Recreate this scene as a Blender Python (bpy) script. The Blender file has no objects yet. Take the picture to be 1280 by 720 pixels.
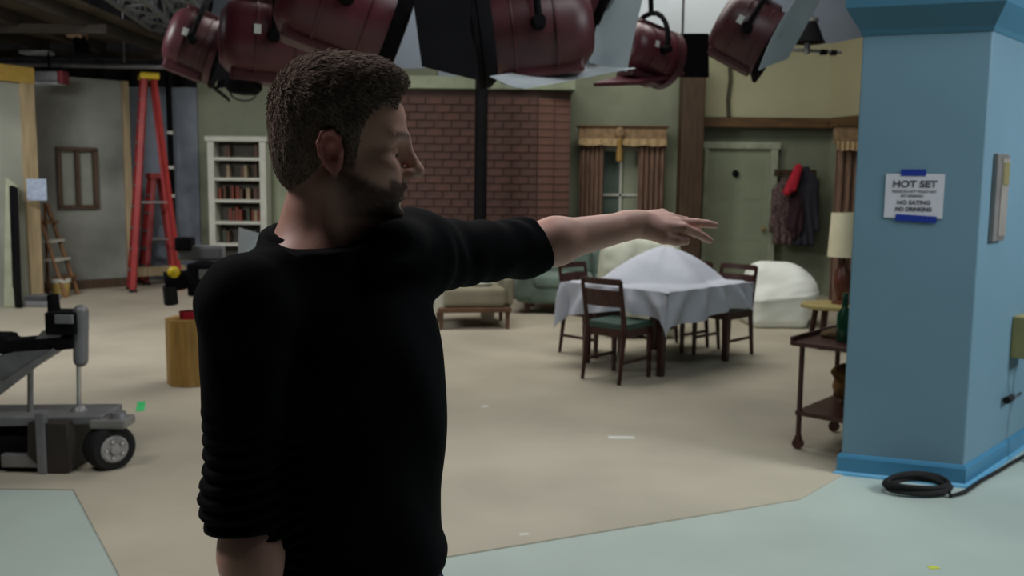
import bpy, bmesh, math, random
import numpy as np
import openvdb
from mathutils import Vector, Matrix, Euler

random.seed(7)
RNG = np.random.default_rng(7)
SC = bpy.context.scene
COL = SC.collection

# ---------------------------------------------------------------- camera
FPX = 1150.0
CAMZ = 1.62
cam_d = bpy.data.cameras.new('camera')
cam = bpy.data.objects.new('camera', cam_d)
COL.objects.link(cam)
cam_d.sensor_width = 36.0
cam_d.lens = 36.0 * FPX / 1280.0
cam_d.clip_start = 0.05
cam_d.dof.use_dof = True
cam_d.dof.focus_distance = 1.45
cam_d.dof.aperture_fstop = 7.0
CAM_ROT = Matrix.Rotation(math.radians(90 - 6.45), 3, 'X') @ Matrix.Rotation(math.radians(0.6), 3, 'Z')
cam.matrix_world = Matrix.Translation((0, 0, CAMZ)) @ CAM_ROT.to_4x4()
SC.camera = cam

# ---------------------------------------------------------------- world, lights, exposure
SC.view_settings.view_transform = 'Standard'
SC.view_settings.look = 'None'
SC.view_settings.gamma = 1.0
SC.view_settings.use_curve_mapping = False
SC.view_settings.exposure = 0.0
wd = bpy.data.worlds.new('stage_air')
SC.world = wd
wd.use_nodes = True
wd.node_tree.nodes['Background'].inputs[0].default_value = (0.55, 0.6, 0.66, 1)
wd.node_tree.nodes['Background'].inputs[1].default_value = 0.13


def area(name, loc, size, power, col=(1, 1, 1), target=None, spread=None):
    d = bpy.data.lights.new(name, 'AREA')
    d.shape = 'RECTANGLE'
    d.size, d.size_y = size
    d.energy = power
    d.color = col
    if spread:
        d.spread = math.radians(spread)
    o = bpy.data.objects.new(name, d)
    COL.objects.link(o)
    o.location = loc
    if target is not None:
        o.rotation_euler = (Vector(target) - Vector(loc)).to_track_quat('-Z', 'Y').to_euler()
    return o


# overhead work lights of the sound stage, plus added unseen fills
area('work_and_fill_light', (0.5, 9.4, 5.7), (5.0, 3.0), 260, (1.0, 0.97, 0.91))
area('work_and_fill_light', (2.0, 3.4, 5.7), (3.0, 1.6), 105, (0.9, 0.98, 1.0))
area('work_and_fill_light', (-5.2, 6.4, 3.75), (2.5, 0.8), 260, (0.97, 0.98, 1.0), (-6.0, 14.5, 1.7))  # added unseen fill that brightens the flats at left
area('work_and_fill_light', (1.0, 15.2, 6.0), (8.0, 0.8), 160, (0.9, 0.95, 1.0), (1.0, 18.0, 4.2))  # added to brighten the upper back wall, no fixture in view
area('work_and_fill_light', (6.6, 2.6, 4.3), (2.4, 2.0), 50, (0.93, 0.97, 1.0), (2.7, 5.2, 1.4), 70)  # added narrow beam to lighten the right face of the blue column
area('work_and_fill_light', (-3.2, 2.6, 4.6), (1.6, 1.2), 45, (1.0, 0.96, 0.94), (-1.2, 2.2, 0.8), 110)


# ---------------------------------------------------------------- placing helpers
def ray(px, py):
    return CAM_ROT @ Vector(((px - 640) / FPX, (360 - py) / FPX, -1.0))


def P(px, py, Y):
    """the place at distance Y into the stage that the photograph shows at this spot"""
    d = ray(px, py)
    return Vector((0, 0, CAMZ)) + d * (Y / d.y)


def F(px, py, z=0.0):
    """the place on the floor (or at height z)"""
    d = ray(px, py)
    return Vector((0, 0, CAMZ)) + d * ((z - CAMZ) / d.z)


def lin(c):
    return tuple(((v / 255.0) / 12.92 if v / 255.0 <= 0.04045 else ((v / 255.0 + 0.055) / 1.055) ** 2.4) for v in c)


# ---------------------------------------------------------------- materials
MATS = {}


def mat(name, rgb, rough=0.6, metal=0.0, vary=0.12, scale=6.0, bump=0.0, bscale=60.0, stretch=None, emit=None, spec=0.4, sheen=0.0, transl=None):
    if name in MATS:
        return MATS[name]
    m = bpy.data.materials.new(name)
    m.use_nodes = True
    nt = m.node_tree
    b = nt.nodes['Principled BSDF']
    c = lin(rgb)
    b.inputs['Base Color'].default_value = (*c, 1)
    b.inputs['Roughness'].default_value = rough
    b.inputs['Metallic'].default_value = metal
    b.inputs['Specular IOR Level'].default_value = spec
    if sheen:
        b.inputs['Sheen Weight'].default_value = sheen
    tc = nt.nodes.new('ShaderNodeTexCoord')
    mp = nt.nodes.new('ShaderNodeMapping')
    nt.links.new(tc.outputs['Object'], mp.inputs['Vector'])
    if stretch:
        mp.inputs['Scale'].default_value = stretch
    if vary:
        nz = nt.nodes.new('ShaderNodeTexNoise')
        nz.inputs['Scale'].default_value = scale
        nz.inputs['Detail'].default_value = 5
        nt.links.new(mp.outputs[0], nz.inputs['Vector'])
        mx = nt.nodes.new('ShaderNodeMix')
        mx.data_type = 'RGBA'
        mx.inputs[6].default_value = (*[v * (1 - vary) ** 2 for v in c], 1)
        mx.inputs[7].default_value = (*[min(1, v * (1 + vary)) for v in c], 1)
        rp = nt.nodes.new('ShaderNodeMapRange')
        rp.inputs[1].default_value = 0.3
        rp.inputs[2].default_value = 0.7
        nt.links.new(nz.outputs[0], rp.inputs[0])
        nt.links.new(rp.outputs[0], mx.inputs[0])
        nt.links.new(mx.outputs[2], b.inputs['Base Color'])
    if bump:
        n2 = nt.nodes.new('ShaderNodeTexNoise')
        n2.inputs['Scale'].default_value = bscale
        n2.inputs['Detail'].default_value = 4
        nt.links.new(mp.outputs[0], n2.inputs['Vector'])
        bp = nt.nodes.new('ShaderNodeBump')
        bp.inputs['Strength'].default_value = bump
        bp.inputs['Distance'].default_value = 0.01
        nt.links.new(n2.outputs[0], bp.inputs['Height'])
        nt.links.new(bp.outputs[0], b.inputs['Normal'])
    if transl:
        b.inputs['Transmission Weight'].default_value = transl
    if emit:
        b.inputs['Emission Color'].default_value = (*lin(rgb), 1)
        b.inputs['Emission Strength'].default_value = emit
    MATS[name] = m
    return m


def attr_mat(name, attr, rough=0.5, bump=0.1, bscale=300, sss=0.0):
    m = bpy.data.materials.new(name)
    m.use_nodes = True
    nt = m.node_tree
    b = nt.nodes['Principled BSDF']
    a = nt.nodes.new('ShaderNodeAttribute')
    a.attribute_name = attr
    nt.links.new(a.outputs['Color'], b.inputs['Base Color'])
    b.inputs['Roughness'].default_value = rough
    b.inputs['Specular IOR Level'].default_value = 0.35
    if sss:
        b.inputs['Subsurface Weight'].default_value = sss
        b.inputs['Subsurface Radius'].default_value = (0.012, 0.005, 0.003)
        b.inputs['Subsurface Scale'].default_value = 0.5
    tc = nt.nodes.new('ShaderNodeTexCoord')
    nz = nt.nodes.new('ShaderNodeTexNoise')
    nz.inputs['Scale'].default_value = bscale
    nt.links.new(tc.outputs['Object'], nz.inputs['Vector'])
    bp = nt.nodes.new('ShaderNodeBump')
    bp.inputs['Strength'].default_value = bump
    bp.inputs['Distance'].default_value = 0.002
    nt.links.new(nz.outputs[0], bp.inputs['Height'])
    nt.links.new(bp.outputs[0], b.inputs['Normal'])
    return m


# ---------------------------------------------------------------- mesh helpers
class B:
    """collects shapes and links them as ONE mesh object"""

    def __init__(self):
        self.bm = bmesh.new()

    def box(self, c, s, rot=None, bevel=0.0, taper=None):
        M = Matrix.Translation(c) @ (rot.to_4x4() if rot is not None else Matrix.Identity(4))
        r = bmesh.ops.create_cube(self.bm, size=1.0)
        vs = r['verts']
        for v in vs:
            v.co = Vector((v.co.x * s[0], v.co.y * s[1], v.co.z * s[2]))
            if taper and v.co.z < 0:
                v.co.x *= taper
                v.co.y *= taper
        if bevel:
            es = list({e for v in vs for e in v.link_edges})
            rr = bmesh.ops.bevel(self.bm, geom=es, offset=bevel, segments=2, affect='EDGES', profile=0.6)
            vs = list({v for f in rr['faces'] for v in f.verts} | {v for v in vs if v.is_valid})
        bmesh.ops.transform(self.bm, matrix=M, verts=vs)
        return self

    def cyl(self, a, b, r1, r2=None, seg=16, caps=True):
        a, b = Vector(a), Vector(b)
        r2 = r1 if r2 is None else r2
        d = b - a
        L = d.length
        if L < 1e-6:
            return self
        q = d.to_track_quat('Z', 'Y').to_matrix().to_4x4()
        bmesh.ops.create_cone(self.bm, cap_ends=caps, segments=seg, radius1=r1, radius2=r2, depth=L,
                              matrix=Matrix.Translation((a + b) / 2) @ q)
        return self

    def ball(self, c, r, seg=16, sc=(1, 1, 1), rot=None):
        M = Matrix.Translation(c) @ (rot.to_4x4() if rot is not None else Matrix.Identity(4)) @ Matrix.Diagonal((sc[0], sc[1], sc[2], 1))
        bmesh.ops.create_uvsphere(self.bm, u_segments=seg, v_segments=max(6, seg // 2), radius=r, matrix=M)
        return self

    def lathe(self, prof, a=(0, 0, 0), axis=(0, 0, 1), seg=24, xs=1.0, ys=1.0):
        """prof: (radius, height) pairs turned round axis"""
        q = Vector(axis).to_track_quat('Z', 'Y').to_matrix()
        a = Vector(a)
        rings = []
        for r, h in prof:
            ring = []
            for k in range(seg):
                t = 2 * math.pi * k / seg
                ring.append(self.bm.verts.new(a + q @ Vector((r * math.cos(t) * xs, r * math.sin(t) * ys, h))))
            rings.append(ring)
        for i in range(len(rings) - 1):
            for k in range(seg):
                k2 = (k + 1) % seg
                self.bm.faces.new((rings[i][k], rings[i][k2], rings[i + 1][k2], rings[i + 1][k]))
        self.bm.faces.new(list(reversed(rings[0])))
        self.bm.faces.new(rings[-1])
        return self

    def tube(self, pts, r, seg=8, closed=False):
        pts = [Vector(p) for p in pts]
        n = len(pts)
        rings = []
        up = Vector((0.13, 0.21, 0.97)).normalized()
        for i, p in enumerate(pts):
            if closed:
                t = (pts[(i + 1) % n] - pts[i - 1]).normalized()
            else:
                t = (pts[min(i + 1, n - 1)] - pts[max(i - 1, 0)]).normalized()
            u = t.cross(up)
            if u.length < 1e-3:
                u = t.cross(Vector((1, 0, 0)))
            u.normalize()
            w = t.cross(u)
            rr = r[i] if isinstance(r, (list, tuple)) else r
            rings.append([self.bm.verts.new(p + (u * math.cos(2 * math.pi * k / seg) + w * math.sin(2 * math.pi * k / seg)) * rr) for k in range(seg)])
        m = n if closed else n - 1
        for i in range(m):
            A, Bn = rings[i], rings[(i + 1) % n]
            for k in range(seg):
                self.bm.faces.new((A[k], A[(k + 1) % seg], Bn[(k + 1) % seg], Bn[k]))
        if not closed:
            self.bm.faces.new(list(reversed(rings[0])))
            self.bm.faces.new(rings[-1])
        return self

    def prism(self, poly, z0, z1):
        """upright prism over a floor polygon"""
        lo = [self.bm.verts.new((p[0], p[1], z0)) for p in poly]
        hi = [self.bm.verts.new((p[0], p[1], z1)) for p in poly]
        n = len(poly)
        for i in range(n):
            self.bm.faces.new((lo[i], lo[(i + 1) % n], hi[(i + 1) % n], hi[i]))
        self.bm.faces.new(list(reversed(lo)))
        self.bm.faces.new(hi)
        return self

    def plate(self, pts, thick):
        """a plate with the given corners (in one plane) and thickness"""
        pts = [Vector(p) for p in pts]
        n = (pts[1] - pts[0]).cross(pts[2] - pts[0]).normalized() * thick / 2
        lo = [self.bm.verts.new(p - n) for p in pts]
        hi = [self.bm.verts.new(p + n) for p in pts]
        k = len(pts)
        for i in range(k):
            self.bm.faces.new((lo[i], lo[(i + 1) % k], hi[(i + 1) % k], hi[i]))
        self.bm.faces.new(list(reversed(lo)))
        self.bm.faces.new(hi)
        return self

    def grid(self, fn, nu, nv, thick=0.0):
        vs = [[self.bm.verts.new(fn(i / nu, j / nv)) for j in range(nv + 1)] for i in range(nu + 1)]
        fs = []
        for i in range(nu):
            for j in range(nv):
                fs.append(self.bm.faces.new((vs[i][j], vs[i + 1][j], vs[i + 1][j + 1], vs[i][j + 1])))
        if thick:
            bmesh.ops.recalc_face_normals(self.bm, faces=fs)
            bmesh.ops.solidify(self.bm, geom=fs, thickness=thick)
        return self

    def build(self, name, m, parent=None, smooth=True, bevel=0.0, world=None):
        bmesh.ops.recalc_face_normals(self.bm, faces=self.bm.faces)
        me = bpy.data.meshes.new(name)
        self.bm.to_mesh(me)
        self.bm.free()
        return link_mesh(name, me, m, parent, smooth, bevel)


def link_mesh(name, me, m, parent=None, smooth=True, bevel=0.0):
    o = bpy.data.objects.new(name, me)
    COL.objects.link(o)
    me.materials.append(m)
    if smooth:
        me.shade_smooth()
        try:
            me.set_sharp_from_angle(angle=math.radians(40))
        except Exception:
            pass
    if bevel:
        bv = o.modifiers.new('bevel', 'BEVEL')
        bv.width = bevel
        bv.segments = 2
        bv.limit_method = 'ANGLE'
    if parent is not None:
        o.parent = parent
    return o


def thing(name, label, cat, loc=(0, 0, 0), rotz=0.0, group=None):
    o = bpy.data.objects.new(name, None)
    COL.objects.link(o)
    o.empty_display_size = 0.1
    o.location = loc
    o.rotation_euler = (0, 0, rotz)
    return tag(o, label, cat, group)


def tag(o, label, cat, group=None):
    o['label'] = label
    o['category'] = cat
    if group:
        o['group'] = group
    return o


def struct(o, label=None):
    o['kind'] = 'structure'
    if label:
        o['label'] = label
    return o


def stuff(o, label=None, cat=None):
    o['kind'] = 'stuff'
    return o


def dup(root, loc, rotz, label, group=None):
    r = root.copy()
    COL.objects.link(r)
    r.location = loc
    r.rotation_euler = (0, 0, rotz)
    r['label'] = label
    if group:
        r['group'] = group
    for ch in list(root.children):
        c = ch.copy()
        COL.objects.link(c)
        c.parent = r
        for g in ch.children:
            d = g.copy()
            COL.objects.link(d)
            d.parent = c
    return r


# ---------------------------------------------------------------- implicit surfaces for soft bodies
def ell(c, r, R=None):
    c = np.array(c, np.float32)
    r = np.array(r, np.float32)
    Rm = None if R is None else np.array(R, np.float32)

    def fn(p):
        q = p - c
        if Rm is not None:
            q = q @ Rm
        k0 = np.sqrt(((q / r) ** 2).sum(-1))
        k1 = np.sqrt(((q / (r * r)) ** 2).sum(-1)) + 1e-6
        return k0 * (k0 - 1) / k1
    R0 = float(r.max())
    return fn, c - R0, c + R0


def cap(a, b, ra, rb=None):
    a = np.array(a, np.float32)
    b = np.array(b, np.float32)
    rb = ra if rb is None else rb
    ba = b - a
    bb = float((ba * ba).sum()) + 1e-9

    def fn(p):
        q = p - a
        t = np.clip((q @ ba) / bb, 0, 1)
        return np.sqrt(((q - t[..., None] * ba) ** 2).sum(-1)) - (ra + (rb - ra) * t)
    m = max(ra, rb)
    return fn, np.minimum(a, b) - m, np.maximum(a, b) + m


def rbox(c, h, r, R=None):
    c = np.array(c, np.float32)
    h = np.array(h, np.float32) - r
    Rm = None if R is None else np.array(R, np.float32)

    def fn(p):
        q = p - c
        if Rm is not None:
            q = q @ Rm
        q = np.abs(q) - h
        return np.sqrt((np.maximum(q, 0) ** 2).sum(-1)) + np.minimum(q.max(-1), 0) - r
    R0 = float(np.sqrt(((h + r) ** 2).sum()))
    if Rm is None:
        return fn, c - h - r, c + h + r
    return fn, c - R0, c + R0


def sdf_mesh(prims, h, disp=None, cut=None, m=0.02):
    """prims: (op, k, primitive); u = smooth union, s = smooth cut. Returns verts, quads of the surface"""
    lo = np.min([p[2][1] for p in prims if p[0] == 'u'], axis=0) - 0.03
    hi = np.max([p[2][2] for p in prims if p[0] == 'u'], axis=0) + 0.03
    bs = 8 * h
    i0 = np.floor(lo / bs).astype(int)
    i1 = np.ceil(hi / bs).astype(int)
    ii = np.stack(np.meshgrid(*[np.arange(i0[k], i1[k] + 1) for k in range(3)], indexing='ij'), -1).reshape(-1, 3)
    cen = ((ii + 0.5) * bs - 0.5 * h).astype(np.float32)
    hd = bs * 0.87
    cd = np.full(len(cen), 9.0, np.float32)
    for op, k, pr in prims:
        if op == 'u':
            s = np.all((cen > pr[1] - 0.15) & (cen < pr[2] + 0.15), axis=1)
            cd[s] = np.minimum(cd[s], pr[0](cen[s]))
    near = np.abs(cd) < hd + m
    for op, k, pr in prims:
        if op == 's':
            near |= (np.abs(pr[0](cen)) < hd + m) & (cd < hd)
    if cut is not None:
        near |= (np.abs(cut(cen)) < hd + m) & (cd < hd)
    inside = (~near) & (cd < 0)
    off = np.stack(np.meshgrid(*[np.arange(8)] * 3, indexing='ij'), -1).reshape(-1, 3)
    bi = ii[near]
    cn = cen[near]
    pts = ((bi[:, None, :] * 8 + off[None]) * h).astype(np.float32)
    D = np.full(pts.shape[:2], 0.5, np.float32)
    for op, k, pr in prims:
        fn = pr[0]
        s = np.all((cn > pr[1] - hd - k - 0.02) & (cn < pr[2] + hd + k + 0.02), axis=1)
        if not s.any():
            continue
        s = np.nonzero(s)[0]
        d = fn(pts[s])
        a = D[s]
        if op == 'u':
            if k > 0:
                hh = np.maximum(k - np.abs(a - d), 0) / k
                D[s] = np.minimum(a, d) - hh * hh * k * 0.25
            else:
                D[s] = np.minimum(a, d)
        else:
            d = -d
            if k > 0:
                hh = np.maximum(k - np.abs(a - d), 0) / k
                D[s] = np.maximum(a, d) + hh * hh * k * 0.25
            else:
                D[s] = np.maximum(a, d)
    if disp is not None:
        D -= disp(pts)
    if cut is not None:
        D = np.maximum(D, cut(pts))
    g = openvdb.FloatGrid(0.05)
    g.transform = openvdb.createLinearTransform(voxelSize=h)
    for t in ii[inside]:
        if cut is not None and cut(((t + 0.5) * bs)[None].astype(np.float32))[0] > 0:
            continue
        q = (int(t[0] * 8), int(t[1] * 8), int(t[2] * 8))
        g.fill(q, (q[0] + 7, q[1] + 7, q[2] + 7), -0.05)
    D = np.clip(D, -0.05, 0.05).reshape(-1, 8, 8, 8)
    for t, a in zip(bi, D):
        g.copyFromArray(np.ascontiguousarray(a), ijk=(int(t[0] * 8), int(t[1] * 8), int(t[2] * 8)))
    v, q = g.convertToQuads()
    return np.array(v), np.array(q)


def np_mesh(name, v, q, m, parent=None, attr=None):
    me = bpy.data.meshes.new(name)
    me.vertices.add(len(v))
    me.vertices.foreach_set('co', np.asarray(v, np.float32).ravel())
    me.loops.add(q.size)
    me.loops.foreach_set('vertex_index', q.astype(np.int32).ravel())
    me.polygons.add(len(q))
    me.polygons.foreach_set('loop_start', np.arange(0, q.size, q.shape[1], dtype=np.int32))
    me.polygons.foreach_set('loop_total', np.full(len(q), q.shape[1], np.int32))
    me.update(calc_edges=True)
    if attr is not None:
        at = me.color_attributes.new('tone', 'FLOAT_COLOR', 'POINT')
        rgba = np.ones((len(v), 4), np.float32)
        rgba[:, :3] = attr
        at.data.foreach_set('color', rgba.ravel())
    me.validate()
    me.shade_smooth()
    o = bpy.data.objects.new(name, me)
    COL.objects.link(o)
    me.materials.append(m)
    if parent is not None:
        o.parent = parent
    return o


def wav(p, s, seed=0):
    """cheap smooth pseudo noise"""
    r = np.random.default_rng(seed)
    out = np.zeros(p.shape[:-1], np.float32)
    for i in range(6):
        d = r.normal(size=3)
        d = d / np.linalg.norm(d) * s * (0.6 + 0.35 * i)
        out += np.sin(p @ d.astype(np.float32) + r.uniform(0, 6.28)) / (1 + 0.4 * i)
    return out / 2.6


# ================================================================ MATERIALS
M_tan = mat('tan_stage_floor', (178, 170, 152), 0.55, vary=0.10, scale=0.9, bump=0.05, bscale=40)
M_grey = mat('grey_green_floor_paint', (172, 186, 178), 0.45, vary=0.06, scale=1.2, bump=0.04, bscale=30)
M_stage = mat('stage_wall_grey', (128, 134, 140), 0.9, vary=0.06, scale=0.7)
M_dark = mat('black_drape', (20, 18, 22), 0.95, vary=0.2, scale=2)
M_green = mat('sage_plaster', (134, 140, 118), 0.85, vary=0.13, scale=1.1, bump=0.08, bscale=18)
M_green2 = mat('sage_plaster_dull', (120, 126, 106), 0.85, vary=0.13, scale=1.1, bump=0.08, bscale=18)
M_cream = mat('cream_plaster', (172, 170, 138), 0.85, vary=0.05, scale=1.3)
M_cream_shaded = mat('cream_plaster_shaded', (160, 154, 122), 0.85, vary=0.05, scale=1.3)  # same cream plaster, shade of the turned wall put into the colour
M_oak = mat('brown_oak_beam', (92, 68, 42), 0.55, vary=0.22, scale=3, stretch=(1, 1, 8))
M_post = mat('dark_oak_post', (74, 56, 40), 0.55, vary=0.22, scale=5, stretch=(6, 6, 0.6))
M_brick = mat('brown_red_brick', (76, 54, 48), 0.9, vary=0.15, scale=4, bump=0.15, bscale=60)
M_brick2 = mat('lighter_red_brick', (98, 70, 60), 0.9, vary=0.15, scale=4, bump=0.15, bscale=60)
M_mortar = mat('mortar', (70, 54, 48), 0.9, vary=0.1)
M_pine = mat('bare_pine', (158, 140, 108), 0.65, vary=0.15, scale=4, stretch=(7, 7, 0.6))
M_ply = mat('yellow_plywood', (170, 140, 66), 0.6, vary=0.12, scale=5)
M_flat = mat('grey_painted_flat', (132, 133, 126), 0.85, vary=0.3, scale=0.9)
M_flat2 = mat('pale_painted_flat', (140, 142, 130), 0.85, vary=0.12, scale=1.2)
M_blue = mat('sky_blue_paint', (104, 137, 154), 0.5, vary=0.035, scale=1.5, bump=0.03, bscale=25)
M_bluetrim = mat('deep_blue_trim', (66, 128, 164), 0.4, vary=0.03, scale=2)
M_corn = mat('teal_blue_cornice', (70, 118, 142), 0.4, vary=0.03, scale=2)
M_maroon = mat('maroon_enamel', (88, 36, 46), 0.38, vary=0.10, scale=3, spec=0.5)
M_maroon2 = mat('worn_maroon_enamel', (76, 33, 39), 0.45, vary=0.2, scale=5, spec=0.5)
M_black = mat('matte_black_metal', (15, 14, 17), 0.85, metal=0.0, vary=0.15, spec=0.12)
M_rubber = mat('black_rubber', (17, 17, 18), 0.8, vary=0.15)
M_steel = mat('worn_steel', (132, 130, 128), 0.42, metal=0.3, vary=0.12)
M_gun = mat('gunmetal', (122, 122, 124), 0.45, metal=0.25, vary=0.15)
M_chrome = mat('chrome', (190, 190, 190), 0.2, metal=1.0, vary=0)
M_frost = mat('frost_diffusion', (205, 212, 216), 0.6, vary=0.05, scale=3, transl=0.25)
M_matte_white = mat('matte_white', (188, 196, 200), 0.9, vary=0.04, scale=1)
M_lens = mat('fresnel_glass', (120, 125, 130), 0.15, vary=0.05, spec=0.8)
M_redfib = mat('red_fiberglass', (150, 48, 46), 0.45, vary=0.1)
M_yel = mat('yellow_plastic', (214, 186, 30), 0.4, vary=0.05)
M_white = mat('white_paint', (188, 188, 176), 0.6, vary=0.06)
M_walnut = mat('dark_walnut', (68, 37, 32), 0.4, vary=0.25, scale=6, stretch=(6, 6, 0.8))
M_seat = mat('green_vinyl', (58, 84, 74), 0.45, vary=0.1)
M_sheet = mat('bluish_white_sheet', (196, 200, 212), 0.85, vary=0.04, scale=4, bump=0.12, bscale=25)
M_plastic = mat('cream_dust_sheet', (206, 210, 192), 0.6, vary=0.06, scale=4, bump=0.15, bscale=18)
M_cover = mat('white_dust_cover', (236, 240, 233), 0.8, vary=0.03, scale=4, bump=0.12, bscale=16)
M_sofa = mat('grey_green_velvet', (104, 122, 112), 0.9, vary=0.1, scale=4, sheen=0.2)
M_arm = mat('olive_cream_upholstery', (130, 125, 106), 0.9, vary=0.08, scale=4)
M_armside = mat('pale_linen', (182, 180, 166), 0.9, vary=0.05)
M_curtain = mat('brown_rose_curtain', (118, 92, 76), 0.9, vary=0.25, scale=9, stretch=(5, 5, 0.4))
M_valance = mat('tan_valance', (142, 116, 86), 0.9, vary=0.2, scale=12)
M_pane = mat('dim_window_backing', (86, 98, 90), 0.3, vary=0.25, scale=1.6)
M_glass = mat('grey_glass', (150, 160, 158), 0.1, vary=0, transl=0.9)
M_gold = mat('old_gold', (150, 118, 56), 0.5, vary=0.15)
M_shade = mat('cream_lampshade', (214, 208, 178), 0.8, vary=0.04)
M_paper = mat('white_paper', (196, 198, 206), 0.8, vary=0.03)
M_ink = mat('black_ink', (70, 68, 78), 0.8, vary=0)
M_tape = mat('blue_tape', (16, 46, 140), 0.6, vary=0.05)
M_wtape = mat('white_tape', (215, 216, 208), 0.7, vary=0.03)
M_ytape = mat('yellow_tape', (196, 204, 76), 0.7, vary=0.03)
M_glaser = mat('green_laser_paint', (60, 190, 110), 0.7, vary=0.05)
M_box = mat('honey_plywood', (160, 124, 62), 0.55, vary=0.15, scale=5, stretch=(5, 5, 0.7))
M_beige = mat('beige_metal_box', (150, 140, 92), 0.5, vary=0.05)
M_cloth_red = mat('red_wool', (176, 34, 52), 0.9, vary=0.1)
M_cloth_navy = mat('charcoal_wool', (44, 44, 54), 0.9, vary=0.12)
M_cloth_fl = mat('flowered_cloth', (92, 74, 72), 0.9, vary=0.6, scale=22)
M_cloth_wine = mat('dark_wine_wool', (48, 26, 34), 0.9, vary=0.2)
M_bundle = mat('brown_burlap', (112, 84, 46), 0.9, vary=0.3, scale=20)
M_skin = attr_mat('skin', 'tone', 0.5, 0.12, 260, 0.12)
M_hair = attr_mat('hair', 'tone', 0.85, 0.3, 500)
M_hair.node_tree.nodes['Principled BSDF'].inputs['Specular IOR Level'].default_value = 0.1
M_shirt = mat('black_knit', (9, 9, 14), 0.95, vary=0.12, scale=40, bump=0.2, bscale=500, spec=0.12)
M_jeans = mat('blue_denim', (38, 48, 86), 0.85, vary=0.2, scale=50, bump=0.2, bscale=600)
M_shoe = mat('brown_leather', (52, 36, 28), 0.5)
M_eye = mat('eye', (150, 140, 132), 0.2, vary=0)
M_iris = mat('iris', (40, 34, 28), 0.2, vary=0)
M_teeth = mat('teeth', (200, 192, 176), 0.3, vary=0)
M_deck = mat('greenbed_plank', (70, 60, 46), 0.8, vary=0.25, scale=3, stretch=(1, 6, 6))
M_joist = mat('greenbed_joist', (50, 43, 36), 0.8, vary=0.25, scale=3)
M_truss = mat('aluminium_truss', (120, 122, 124), 0.45, metal=0.7, vary=0.15)
M_plate = mat('brushed_plate', (150, 146, 140), 0.5, metal=0.2, vary=0.1)

# ================================================================ SETTING
# floor: grey-green paint with the tan floor of the set lying on it
b = B()
b.box((0, 8, -0.05), (26, 22, 0.1))
struct(b.build('floor', M_grey, smooth=False))
pA, pB, pC = F(1060, 588), F(1000, 625), F(560, 697)
pD = F(150, 722)
pE = F(92, 613)
# run B->C and D->E on until they meet in front of the camera's view
def meet(p, q, r, s):
    d1, d2 = q - p, s - r
    den = d1.x * d2.y - d1.y * d2.x
    t = ((r.x - p.x) * d2.y - (r.y - p.y) * d2.x) / den
    return p + d1 * t
pM = meet(pB, pC, pE, pD)
tan = [(pA.x + 0.02, pA.y), (pB.x, pB.y), (pM.x, pM.y), (pE.x, pE.y), (-7.5, pE.y + 0.05), (-11, 9), (-11, 17.5), (7, 17.5), (7, 7.5), (2.3, 5.5)]
b = B()
b.prism(tan, 0.0, 0.006)
struct(b.build('floor_covering', M_tan, smooth=False))

b = B(); b.box((0, 18.0, 4), (26, 0.2, 8)); struct(b.build('wall_back', M_stage, smooth=False))
b = B(); b.box((-12, 8, 4), (0.2, 22, 8)); struct(b.build('wall_left', M_dark, smooth=False))
b = B(); b.box((9.5, 8, 4), (0.2, 22, 8)); struct(b.build('wall_right', M_stage, smooth=False))
b = B(); b.box((0, -2.9, 4), (26, 0.2, 8)); struct(b.build('wall_front', M_dark, smooth=False))
b = B(); b.box((0, 8, 6.4), (26, 22, 0.2)); struct(b.build('ceiling', mat('stage_ceiling', (40, 40, 42), 0.9), smooth=False))

# ---- set walls
def wall(name, p0, p1, z0, z1, m, t=0.12, label=None):
    """a flat standing from floor point p0 to p1"""
    a, c = Vector((p0[0], p0[1], 0)), Vector((p1[0], p1[1], 0))
    d = (c - a)
    n = Vector((-d.y, d.x, 0)).normalized() * t
    if n.y < 0:
        n = -n
    b = B()
    b.prism([(a.x, a.y), (c.x, c.y), ((c + n).x, (c + n).y), ((a + n).x, (a + n).y)], z0, z1)
    return struct(b.build(name, m, smooth=False), label)


YW = 13.6
def X(px, Y, py=240):
    return P(px, py, Y).x
# green wall behind the bookcase, left of the chimney
wall('wall_sage_left', (X(250, 15.0), 15.0), (X(545, 14.2), 14.2), 0, 3.35, M_green)
wall('wall_blue_grey', (X(120, 15.0), 15.0), (X(249, 15.0), 15.0), 0, 3.1, mat('blue_grey_flat', (134, 142, 154), 0.85, vary=0.06))
# green wall right of the chimney, with the curtained window
wall('wall_sage', (X(640, YW + 0.3), YW + 0.3), (X(870, YW), YW), 0, 3.6, M_green)
# alcove wall with the door
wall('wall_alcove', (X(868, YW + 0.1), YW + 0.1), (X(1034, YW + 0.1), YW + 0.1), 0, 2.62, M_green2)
wall('wall_cream_fascia', (X(868, YW - 0.02), YW - 0.02), (X(1030, YW - 0.02), YW - 0.02), 2.62, 3.68, M_cream)
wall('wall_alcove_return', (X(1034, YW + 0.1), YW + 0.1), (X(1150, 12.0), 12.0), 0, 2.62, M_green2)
wall('wall_cream_return', (X(1030, YW - 0.02), YW - 0.02), (X(1150, 11.9), 11.9), 2.62, 3.68, M_cream_shaded)
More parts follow.
